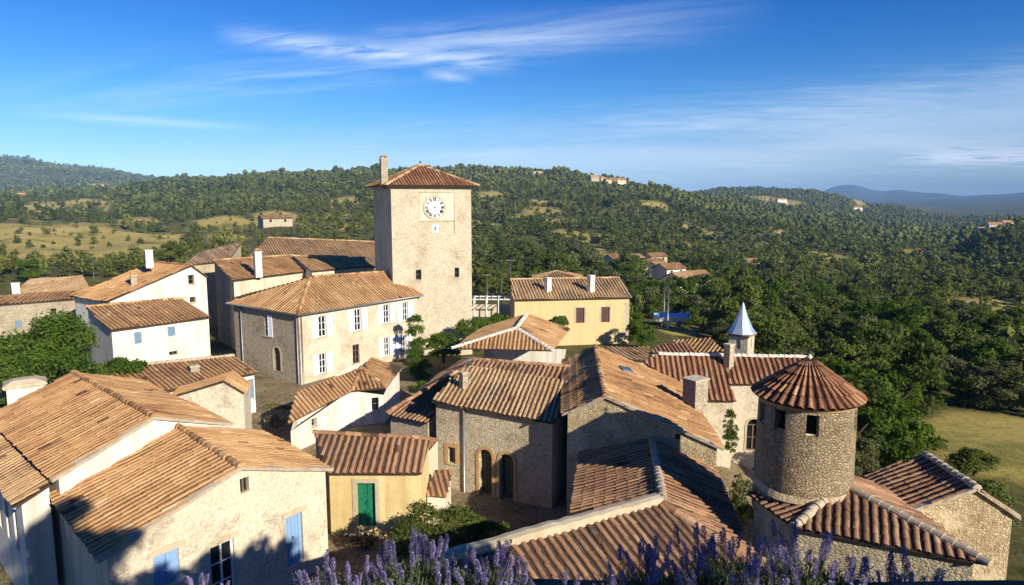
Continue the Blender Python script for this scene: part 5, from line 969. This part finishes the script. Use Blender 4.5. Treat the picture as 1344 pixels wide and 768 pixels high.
FAR = (
    (-.331, 305, 35, 12, 8, 3.2, 'lone farmhouse on the hillside left of the clock tower', 'palerubble', 'warm'),
    (.197, 262, 25, 11, 7, 3.6, 'house with long white wall on the slope beyond the yellow house', 'whitep', 'warm'),
    (.172, 275, 50, 10, 7, 3.2, 'ruined pale farm building left of the white walled slope house', 'rubble', 'straw'),
    (.226, 196, 30, 7, 6, 3.4, 'small orange roofed house in the trees below the slope farm', 'whitep', 'warm'),
    (.243, 166, 40, 7, 5, 3.2, 'lowest of the small white houses in the trees right of the yellow house', 'whitep', 'straw'),
    (.139, 905, 20, 20, 14, 9, 'pale tower-like house in the hilltop hamlet', 'cream', 'warm'),
    (.153, 915, 35, 24, 14, 8, 'broad pale house at the right end of the hilltop hamlet', 'cream', 'warm'),
    (.118, 925, 10, 16, 12, 7, 'stone house at the left end of the hilltop hamlet', 'palerubble', 'straw'),
    (.036, 955, 20, 20, 12, 6, 'low stone ruin on the wooded crest right of the clock tower', 'palerubble', 'straw'),
    (-.537, 1380, 20, 34, 14, 8, 'long white farm below the far left hill', 'whitep', 'warm'),
    (-.617, 900, 25, 18, 10, 6, 'white farm at the far left edge of the meadows', 'whitep', 'warm'),
    (-.478, 1650, 20, 26, 14, 8, 'white house high on the far left hill flank', 'whitep', 'warm'),
    (.611, 930, -10, 20, 12, 8, 'largest white villa on the right hand hill', 'whitep', 'warm'),
    (.622, 945, 15, 18, 12, 8, 'white villa at the right end of the hill hamlet', 'whitep', 'warm'),
    (.598, 940, 5, 14, 10, 6, 'smallest white villa at the left of the right hill hamlet', 'whitep', 'warm'),
    (.371, 1690, 10, 34, 16, 9, 'white building on the middle distant hill left', 'whitep', 'warm'),
    (.462, 1850, 10, 40, 16, 9, 'white building on the distant hill flank right', 'whitep', 'warm'),
    (.152, 252, 30, 8, 6, 3.4, 'orange roofed cottage furthest left in the slope hamlet beyond the yellow house', 'whitep', 'warm'),
    (.178, 232, 15, 7, 5, 3.2, 'small cream cottage just below the ruined farm on the slope', 'cream', 'warm'),
    (.262, 188, 35, 7, 5, 3.2, 'white cottage furthest right in the slope hamlet among trees', 'whitep', 'warm'),
    (.206, 290, 25, 8, 6, 3.4, 'pale house highest in the slope hamlet among trees', 'palerubble', 'warm'),
    (.160, 268, 20, 8, 6, 3.0, 'small stone house beside the ruined farm on the slope', 'palerubble', 'warm'),
    (.211, 240, 35, 6, 5, 3.0, 'tiny pale cottage between the slope farm and the orange roofed house', 'whitep', 'straw'),
    (.335, 330, 25, 7, 5, 3.0, 'small white hut beside the clearing above the bell turret', 'whitep', 'warm'),
    (.128, 935, 40, 12, 10, 6, 'small pale house in the middle of the hilltop hamlet', 'palerubble', 'warm'),
    (.605, 955, 25, 12, 9, 6, 'upper small white villa of the right hill hamlet', 'whitep', 'warm'))
pts = []
for r0, r1, sp, lo, hi in ((42, 150, 3.9, .60, 1.12), (150, 450, 5.2, .5, 1.2), (450, 1150, 6.2, .5, 1.3), (1150, 2900, 10.5, .9, 1.9)):
    X, Y = ring(r0, r1, sp); s_ = nr.uniform(lo, hi, X.shape); pts.append(np.stack([X, Y, s_], 1))
pts = np.concatenate(pts); X, Y, S = pts.T; r = np.hypot(X, Y); be = np.arctan2(X, Y); cl = clearing(X, Y)
S = S*np.exp(nr.normal(0, .22, len(S)))
dens = .5+.25*np.sin(X*.021+1.3*np.sin(Y*.013))+.25*np.sin(Y*.027+X*.011)
keep = nr.random(len(X)) < np.where(cl > .3, .27, np.clip(.45+.85*dens, .25, .97))
meadow = (be < -.2) & (r < 480) & (cl < .3); keep &= ~(meadow & (nr.random(len(X)) < .22))
S = np.where(cl > .3, S*nr.uniform(.25, .75, len(S)), S); S = np.where((be < -.16) & (r > 120) & (r < 420), S*.72, S); S = np.where((be < -.16) & (r < 185), np.minimum(S*.62, .72), S)
vill = (r < 105) & (be < .155) | (r < 66) & (be < .30) | (r < 92) & (be > .200) & (be < .300) | (r < 62) & (be < .34) | (r < 50) & (be < .46) | (r < 43)
S = np.where((be > .14) & (be < .30) & (r < 100), np.minimum(S, .62), S)
hole = ((be > .205) & (be < .275) & (r > 58) & (r < 95)) | ((np.abs(X+2.5) < 6) & (np.abs(Y-88) < 9))
near_field = (cl > .15) & (r < 80)
for f in FAR: keep &= ~((np.abs(be-f[0]) < (f[3]*.55+1.5)/f[1]) & (r > f[1]-f[4]-(17 if f[1] < 400 else 45)) & (r < f[1]+f[4]*.9))
keep &= ~((be > .535) & (r < 66) & (be < .75))
keep &= ~vill & ~hole & ~near_field
X, Y, S, r, be = X[keep], Y[keep], S[keep], r[keep], be[keep]; Z = ground_z(X, Y)
def in_view(x, y, z, h):
    seen = 0
    for f in (.55, 1.0):
        p = np.array([x, y, z+h*f]); d = p-CAM; L = np.linalg.norm(d); d /= L
        w = d[1]*_pc-d[2]*_ps; v = d[1]*_ps+d[2]*_pc
        if w <= 0 or abs(d[0]/w*900) > 665 or abs(v/w*900) > 380: continue
        hit = BVH.ray_cast(Vector(CAM), Vector(d), L)
        if hit[0] is not None: continue
        tt = np.linspace(.25, .96, 14)*L; q = CAM+d*tt[:, None]
        if np.any(ground_z(q[:, 0], q[:, 1]) > q[:, 2]): continue
        seen += 1
    return seen
order = np.argsort(-S/r); single = []
for i in order:
    if len(single) >= 296: break
    if r[i] > 320: continue
    if in_view(X[i], Y[i], Z[i], 5*S[i]) >= 1: single.append(int(i))
KINDS_T = [(OAK, 'oak_tree', 'rounded dark green oak in the wood on the valley slope', 'oaks on the wooded slope'),
           (OLIVE, 'olive_tree', 'grey green olive in the wood on the valley slope', 'olives on the wooded slope'),
           (PINE, 'pine_tree', 'deep green pine in the wood on the valley slope', 'pines on the wooded slope'),
           (BRIGHT, 'broadleaf_tree', 'fresh green broadleaf tree in the wood on the valley slope', 'fresh green trees on the wooded slope')]
MEAD = [(OAK, 'oak_tree', 'dark oak standing by the dry meadow behind the left rooftops', 'oaks by the dry meadow'),
        (BRIGHT, 'broadleaf_tree', 'fresh green tree standing by the dry meadow behind the left rooftops', 'green trees by the dry meadow')]
for i in single:
    if be[i] < -.2: K = MEAD[0 if nr.random() < .6 else 1]
    else: K = KINDS_T[int(nr.choice(4, p=[.42, .30, .10, .18]))]
    s_ = S[i]; me = K[0][int(nr.integers(len(K[0])))]
    plant(K[1], me, (X[i], Y[i], Z[i]-.15), (s_*nr.uniform(.9, 1.15), s_*nr.uniform(.9, 1.15), s_*nr.uniform(.85, 1.1)), nr.random()*6.28, K[2], 'tree', K[3])
rest = np.ones(len(X), bool); rest[single] = False
def ico():
    t = (1+5**.5)/2; v = np.array([(-1, t, 0), (1, t, 0), (-1, -t, 0), (1, -t, 0), (0, -1, t), (0, 1, t), (0, -1, -t), (0, 1, -t), (t, 0, -1), (t, 0, 1), (-t, 0, -1), (-t, 0, 1)], float)
    f = np.array([(0, 11, 5), (0, 5, 1), (0, 1, 7), (0, 7, 10), (0, 10, 11), (1, 5, 9), (5, 11, 4), (11, 10, 2), (10, 7, 6), (7, 1, 8), (3, 9, 4), (3, 4, 2), (3, 2, 6), (3, 6, 8), (3, 8, 9), (4, 9, 5), (2, 4, 11), (6, 2, 10), (8, 6, 7), (9, 8, 1)])
    return v/np.linalg.norm(v[0]), f
def far_variant(rng, lobes):
    v0, f0 = ico(); V, F = [], []
    for k in range(lobes):
        a = rng.random()*6.283; q = 1.25*rng.random()**.5 if k else 0; c = np.array([math.cos(a)*q, math.sin(a)*q, 2.2+1.6*rng.random() if k else 2.6]); s_ = rng.uniform(1.1, 1.9)
        V.append(v0*(s_*(1+.28*rng.normal(size=(12, 1))))*np.array([1, 1, .95])+c); F.append(f0+12*k)
    return np.concatenate(V), np.concatenate(F), None
def mid_variant(rng, n=150, leaf=.62):
    V, F, t = leaf_cloud(rng, n, leaf, crown_lobes(rng, 2.8, 5.0, .4, 6)); return V, F, t
def scatter(idx, variants, triq):
    Vs, Fs, Ts = [], [], []; off = 0; which = nr.integers(len(variants), size=len(idx)); ang = nr.random(len(idx))*6.283; hue = np.clip(.44+.16*np.sin(X[idx]*.017+1.7*np.sin(Y[idx]*.011))*np.sin(Y[idx]*.019+X[idx]*.006)+nr.normal(0, .16, len(idx)), .02, .98)
    for k, (V, F, t) in enumerate(variants):
        sel = idx[which == k]; a = ang[which == k]; hu = hue[which == k]; m = len(sel)
        if not m: continue
        c, s_ = np.cos(a)[:, None], np.sin(a)[:, None]; sc_ = S[sel][:, None]*nr.uniform(.85, 1.15, (m, 1)); sz = S[sel][:, None]*nr.uniform(.8, 1.15, (m, 1))
        vx = (V[None, :, 0]*c-V[None, :, 1]*s_)*sc_+X[sel][:, None]; vy = (V[None, :, 0]*s_+V[None, :, 1]*c)*sc_+Y[sel][:, None]; vz = V[None, :, 2]*sz+Z[sel][:, None]-.2
        Vs.append(np.stack([vx, vy, vz], -1).reshape(-1, 3)); Fs.append((F[None]+(np.arange(m)*len(V))[:, None, None]).reshape(-1, F.shape[1])+off); off += m*len(V)
        tf = np.clip(hu[:, None]+(t[None]-.45 if t is not None else nr.normal(0, .22, (m, len(F)))), 0, 1); Ts.append(tf.ravel())
    return np.concatenate(Vs), np.concatenate(Fs), np.concatenate(Ts)
rng = np.random.default_rng(5); idx = np.nonzero(rest)[0]
a = idx[r[idx] < 430]; b = idx[(r[idx] >= 430) & (r[idx] < 1150)]; b1 = idx[(r[idx] >= 430) & (r[idx] < 780)]; b = idx[(r[idx] >= 780) & (r[idx] < 1150)]; c = idx[r[idx] >= 1150]
V1, F1, T1 = scatter(a, [mid_variant(rng, 260, .6) for _ in range(8)], 4)
F1t = np.concatenate([F1[:, [0, 1, 2]], F1[:, [0, 2, 3]]]); T1 = np.concatenate([T1, T1])
V4, F4, T4 = scatter(b1, [mid_variant(rng, 60, 1.15) for _ in range(10)], 4)
F4t = np.concatenate([F4[:, [0, 1, 2]], F4[:, [0, 2, 3]]]); T4 = np.concatenate([T4, T4])
V2, F2, T2 = scatter(b, [far_variant(rng, 3) for _ in range(14)], 3)
V3, F3, T3 = scatter(c, [far_variant(rng, 1) for _ in range(10)], 3)
V = np.concatenate([V1, V2, V3, V4]); F = np.concatenate([F1t, F2+len(V1), F3+len(V1)+len(V2), F4t+len(V1)+len(V2)+len(V3)]); T = np.concatenate([T1, T2, T3, T4])
wood = bpy.data.objects.new('woodland', bulk('woodland', V, F, M['leaf_forest'], T)); COL.objects.link(wood)
tag(wood, 'mass of green woodland covering the hills behind the village', 'woodland', None, 'stuff')
print('TREES single', len(single), 'rest', len(a), len(b), len(c), 'faces', len(F), 'max r single', r[single].max())
# ---------------------------------------------------------------- houses far off on the slopes
def far_house(x, y, az, w, d, h, label, wallm='cream', rm='warm', rise=.9, wins=2, group=None):
    z = gz(x, y); root = tag(empty('distant_house', (x, y, z)), label, 'house', group); a = R(az)
    u = np.array([math.cos(a), math.sin(a), 0]); nb = np.array([-u[1], u[0], 0]); C = np.array([x, y, 0])
    q = [C+u*i*w/2+nb*j*d/2 for i, j in ((-1, -1), (1, -1), (1, 1), (-1, 1))]; mb = MB(); ze = z+h; todo = []
    for i in range(4):
        fc = Face(q[i][:2], q[(i+1) % 4][:2]); tp = (lambda t, L=fc.L: ze+rise*(1-abs(t-L/2)/(L/2))) if i % 2 else (lambda t: ze)
        ops = [('hole', fc.L*(k+.5)/wins-.45, fc.L*(k+.5)/wins+.45, z+h*.5, z+h*.5+1.2, .15) for k in range(wins)] if i in (0, 1) else []
        wall_face(mb, fc, z-3, tp, ops, 0, i*5)
        for o in ops: todo.append((fc,)+o)
    mb.build('wall', M[wallm], root)
    for fc, k, u0, u1, z0, z1, D in todo: pane_mesh(fc, k, u0, u1, z0, z1, D).build('window', M['glass'], root)
    e = .35; rb = MB(); up = UPV*(ze+.02); rz_ = UPV*(ze+rise+.12)
    A_, B_, C_, D_ = [C+u*i*(w/2+e)+nb*j*(d/2+e)+up-UPV*rise*e/(d/2) for i, j in ((-1, -1), (1, -1), (1, 1), (-1, 1))]; E_, F_ = C-u*(w/2+e)+rz_, C+u*(w/2+e)+rz_
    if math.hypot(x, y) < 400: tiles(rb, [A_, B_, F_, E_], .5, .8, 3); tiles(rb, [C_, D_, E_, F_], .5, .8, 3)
    else:
        vs = [A_, B_, F_, E_, C_, D_]; vs += [v-UPV*.2 for v in vs]
        rb.add(vs, [(0, 1, 2, 3), (4, 5, 3, 2), (7, 6, 9, 8), (11, 10, 8, 9), (0, 6, 7, 1), (4, 10, 11, 5), (1, 7, 8, 2), (2, 8, 10, 4), (5, 11, 9, 3), (3, 9, 6, 0)])
    rb.build('roof', [M[rm], M['deck']], root); return root
def at_b(be_, r_): return r_*math.sin(be_), r_*math.cos(be_)
for be_, r_, az, w, d, h, lab, wm, rm in FAR:
    x, y = at_b(be_, r_); q_ = .68 if r_ > 800 else 1.0; far_house(x, y, az, w*q_, d*q_, h*q_, lab, wm, rm, 1.2 if w < 15 else 2.4, 2 if w < 20 else 3)
# ---------------------------------------------------------------- small things between the houses
def boat():
    x, y = at_b(.231, 88.0); z = gz(x, y)+.35; root = tag(empty('covered_boat', (x, y, z)), 'small light blue boat with a thin mast on bare ground', 'boat'); m = MB()
    st = [(-2.2, .35, .75), (-1.6, .85, .55), (0, 1.0, .5), (1.4, .75, .55), (2.4, .05, .8)]; vs = []
    for sx, w, zb in st: vs += [(x+sx, y-w, z+1.25), (x+sx, y-w*.6, z+zb*.9), (x+sx, y+w*.6, z+zb*.9), (x+sx, y+w, z+1.25)]
    fs = []
    for i in range(4):
        for j in range(3): fs.append((i*4+j, i*4+j+4, i*4+j+5, i*4+j+1))
    m.add(vs, fs+[(0, 1, 2, 3), (16, 19, 18, 17)]); m.build('hull', M['whiteshutter'], root)
    c = MB(); vs = []
    for sx, w, zb in st: vs += [(x+sx, y-w-.03, z+1.2), (x+sx, y, z+1.55), (x+sx, y+w+.03, z+1.2)]
    c.add(vs, [(i*3+j, i*3+j+3, i*3+j+4, i*3+j+1) for i in range(4) for j in range(2)]); c.build('cover', M['tarp'], root)
    k = MB(); k.tube([(x-.9, y, z+1.4), (x-.9, y, z+5.4)], [.06, .035], 6); k.build('mast', M['zinc'], root)
    for q in (-1.2, 1.0): s_ = MB(); s_.wbox((x+q, y), .3, 1.2, z-.1, z+.6); s_.build('cradle', M['oldwood'], root)
boat()
def post(x, y, h, label, name='utility_pole', arm=True):
    z = gz(x, y); root = tag(empty(name, (x, y, z)), label, 'pole'); m = MB(); m.tube([(x, y, z-.3), (x, y, z+h)], [.10, .06], 8); m.build('pole', M['zinc'], root)
    if arm: a_ = MB(); a_.wbox((x, y), 1.1, .08, z+h-.3, z+h-.2, .4); a_.build('cross_arm', M['oldwood'], root)
post(-.2, 86, 7.6, 'tallest pale pole behind the left end of the yellow house')
post(-3.2, 88, 5.4, 'thin pale pole right of the clock tower', arm=True)
post(-1.4, 90, 5.6, 'short pale pole between the clock tower and the yellow house', arm=False)
post(18.9, 82, 5.6, 'slim pole in the trees left of the blue boat', arm=False)
def pergola():
    x, y = -2.4, 84.0; z = gz(x, y)+.3; root = tag(empty('pergola', (x, y, z)), 'white framed pergola right of the clock tower', 'pergola')
    for i in range(4):
        for j in range(2): p = MB(); p.wbox((x+(i-1.5)*1.5, y+(j-.5)*2.6), .1, .1, z-.6, z+2.3); p.build('post', M['white'], root)
    t = MB()
    for j in range(2): t.wbox((x, y+(j-.5)*2.6), 5.0, .1, z+2.3, z+2.42)
    for i in range(7): t.wbox((x+(i-3)*.75, y), .07, 3.0, z+2.425, z+2.5)
    t.build('beams', M['white'], root)
    w = MB(); w.wbox((x, y+1.6), 5.4, .25, z-1.0, z+1.3); o = w.build('garden_wall', M['palerubble']); tag(o, 'pale garden wall behind the white pergola', 'wall')
pergola()
# ---------------------------------------------------------------- lavender on the terrace edge
LZ = 14.0
def spike_mesh(rng, L, head):
    """stem with whorls of florets, base at origin, growing along z"""
    V, F, T, MI = [], [], [], []; bend = rng.normal(0, .03, 2)
    def at(t): return np.array([bend[0]*t*t, bend[1]*t*t, L*t])
    m = MB(); m.tube([at(0), at(.5), at(1)], [.0022, .0018, .0012], 4, 0)
    t0 = 1-head/L; nw = int(head/.0085)
    for k in range(nw):
        t = t0+(1-t0)*(k/nw)**.95; c = at(min(1, t)); w = .0082*(.75+.5*math.sin(math.pi*(.15+.8*k/nw)))*(1-.4*(k/nw)**3)
        for j in range(6):
            a = 6.283*j/6+rng.random(); d = np.array([math.cos(a), math.sin(a), .35]); s_ = np.array([-math.sin(a), math.cos(a), 0]); p = c+d*w*.55; q = rng.uniform(.7, 1.3)
            m.add([p-s_*.0035*q, p+d*w*.75*q-s_*.003+np.array([0, 0, .002]), p+d*w*.8*q+s_*.003+np.array([0, 0, .007]), p+s_*.0035*q+np.array([0, 0, .006])], [(0, 1, 2, 3)], 1, float(np.clip(rng.normal(.5, .25), 0, 1)))
    return m.mesh('flower_spike', [M['lav_leaf'], M['lav_flower']])
SPIKES = [spike_mesh(np.random.default_rng(60+i), .34+.04*(i % 3), .055+.018*(i % 4)) for i in range(8)]
def lavender(x, y, tip, Rb, ns, seed, label):
    rng = np.random.default_rng(seed); tip -= .085; ns = int(ns*.95); root = tag(empty('lavender_bush', (x, y, LZ)), label, 'lavender'); H = tip-LZ
    n = 950; a = rng.random(n)*6.283; q = rng.random(n)**.55; px_, py_ = np.cos(a)*q*Rb*.55, np.sin(a)*q*Rb*.55; lean = .55*q*Rb
    h = (H-.14)*(1-.30*q*q)*(.70+.3*rng.random(n)); bx = np.stack([px_, py_, np.zeros(n)+.02], 1); mid = bx+np.stack([np.cos(a)*lean*.4, np.sin(a)*lean*.4, h*.6], 1)
    top = bx+np.stack([np.cos(a)*lean+rng.normal(0, .03, n), np.sin(a)*lean+rng.normal(0, .03, n), h], 1); s_ = np.stack([-np.sin(a+.7*rng.normal(size=n)), np.cos(a), np.zeros(n)], 1)*.0042
    V = np.stack([bx-s_, bx+s_, mid+s_*1.1, mid-s_*1.1, top+s_*.3, top-s_*.3], 1).reshape(-1, 3); k = np.arange(n)[:, None]*6
    F = np.concatenate([k+np.array([0, 1, 2, 3]), k+np.array([3, 2, 4, 5])]); t = np.clip(rng.normal(.5, .2, n), 0, 1); t = np.concatenate([t, t])
    # narrow leaves along the stems
    m2 = 4200; i_ = rng.integers(n, size=m2); f = .35+.65*rng.random(m2)[:, None]; p = mid[i_]*(1-f)+top[i_]*f; d = rng.normal(size=(m2, 3))*.6+np.array([0, 0, .8]); d /= np.linalg.norm(d, axis=1)[:, None]
    e = np.cross(d, rng.normal(size=(m2, 3))); e /= np.linalg.norm(e, axis=1)[:, None]; ln = rng.uniform(.025, .05, (m2, 1)); V2 = np.stack([p, p+d*ln*.5+e*.0028, p+d*ln, p+d*ln*.5-e*.0028], 1).reshape(-1, 3)
    F2 = np.arange(m2*4).reshape(-1, 4)+len(V); V = np.concatenate([V, V2]); F = np.concatenate([F, F2]); t = np.concatenate([t, np.clip(rng.normal(.55, .2, m2), 0, 1)])
    o = bpy.data.objects.new('foliage', bulk('foliage', V, F, M['lav_leaf'], t)); COL.objects.link(o); o.parent = root
    for i in range(ns):
        a = rng.random()*6.283; q = rng.random()**.5; L = .36; tp = H*(1-.20*q*q)-abs(rng.normal(0, .045)); ca, sa = math.cos(a), math.sin(a)
        tilt = .06+.36*q*rng.uniform(.6, 1.2); tx, ty = ca*q*Rb*.98, sa*q*Rb*.98
        s = bpy.data.objects.new('flower_spike', SPIKES[int(rng.integers(len(SPIKES)))]); COL.objects.link(s); s.parent = root
        s.rotation_euler = (0, tilt, a); s.location = (tx-ca*math.sin(tilt)*L, ty-sa*math.sin(tilt)*L, tp-math.cos(tilt)*L); s.scale = (1, 1, rng.uniform(.9, 1.06))
for x, y, tip, Rb, ns, seed, lab in (
    (-1.30, 2.62, 14.555, .17, 16, 1, 'leftmost sparse lavender below the stone house wall'),
    (-.74, 2.66, 14.60, .27, 42, 2, 'lavender bush in front of the yellow house'),
    (-.42, 2.72, 14.66, .25, 52, 3, 'tall lavender bush below the garden shrub'),
    (-.10, 2.66, 14.65, .25, 50, 4, 'lavender bush at the left end of the near ribbed roof'),
    (.22, 2.50, 14.625, .22, 34, 5, 'low lavender bush covering the middle of the near ribbed roof'),
    (.57, 2.66, 14.66, .25, 52, 6, 'lavender bush at the right end of the near ribbed roof'),
    (.90, 2.70, 14.70, .27, 64, 7, 'tallest lavender bush left of the round tower roof'),
    (1.24, 2.70, 14.68, .27, 62, 8, 'lavender bush under the round tower'),
    (1.60, 2.62, 14.61, .25, 44, 9, 'rightmost lavender bush before the ribbed hip roof')):
    lavender(x, y, tip, Rb, ns, seed, lab)
plant('added_shade_tree', proto('b', 78, 1.8, 6.2, .9, 12000, .14, 'leaf_oak', k=18), (5.3, -1.0, LZ-.05), (1, 1, 1.0), 0, 'unseen leafy tree added behind and right of the viewer to cast shade', 'tree')  # tree added out of view, placed and sized for the shadow it throws
# shrubs added out of view to the right, sized to shade the houses below
for i, (x, y, s_) in enumerate([(3.95+.66*k, 2.5+.2*math.sin(k*2.1), .95+.10*k+.05*math.sin(k*1.7)) for k in range(11)]):
    plant('added_shade_shrub', DSHRUB[i % 2], (x, y, LZ-.05), (s_*1.1, s_*.8, s_*1.0), i*1.7, 'unseen shrub added beyond the right end of the lavender to cast shade', 'shrub', 'added shade shrubs along the terrace edge', ('foliage', 'stem'))
# ---------------------------------------------------------------- haze over the valley
def haze():
    m = MB(); m.wbox((0, 7550), 25000, 15300, -95, 330); o = m.build('haze', []) if False else None
    me = m.mesh('haze', []); o = bpy.data.objects.new('haze', me); COL.objects.link(o); mt = bpy.data.materials.new('haze_air'); mt.use_nodes = True; nt = mt.node_tree; nt.nodes.clear()
    v = N(nt, 'ShaderNodeVolumePrincipled'); v.inputs['Color'].default_value = (.30, .58, 1.0, 1); v.inputs['Density'].default_value = 9e-5; v.inputs['Anisotropy'].default_value = -0.4
    out = N(nt, 'ShaderNodeOutputMaterial'); nt.links.new(v.outputs[0], out.inputs['Volume']); me.materials.append(mt); tag(o, kind='stuff')
haze()
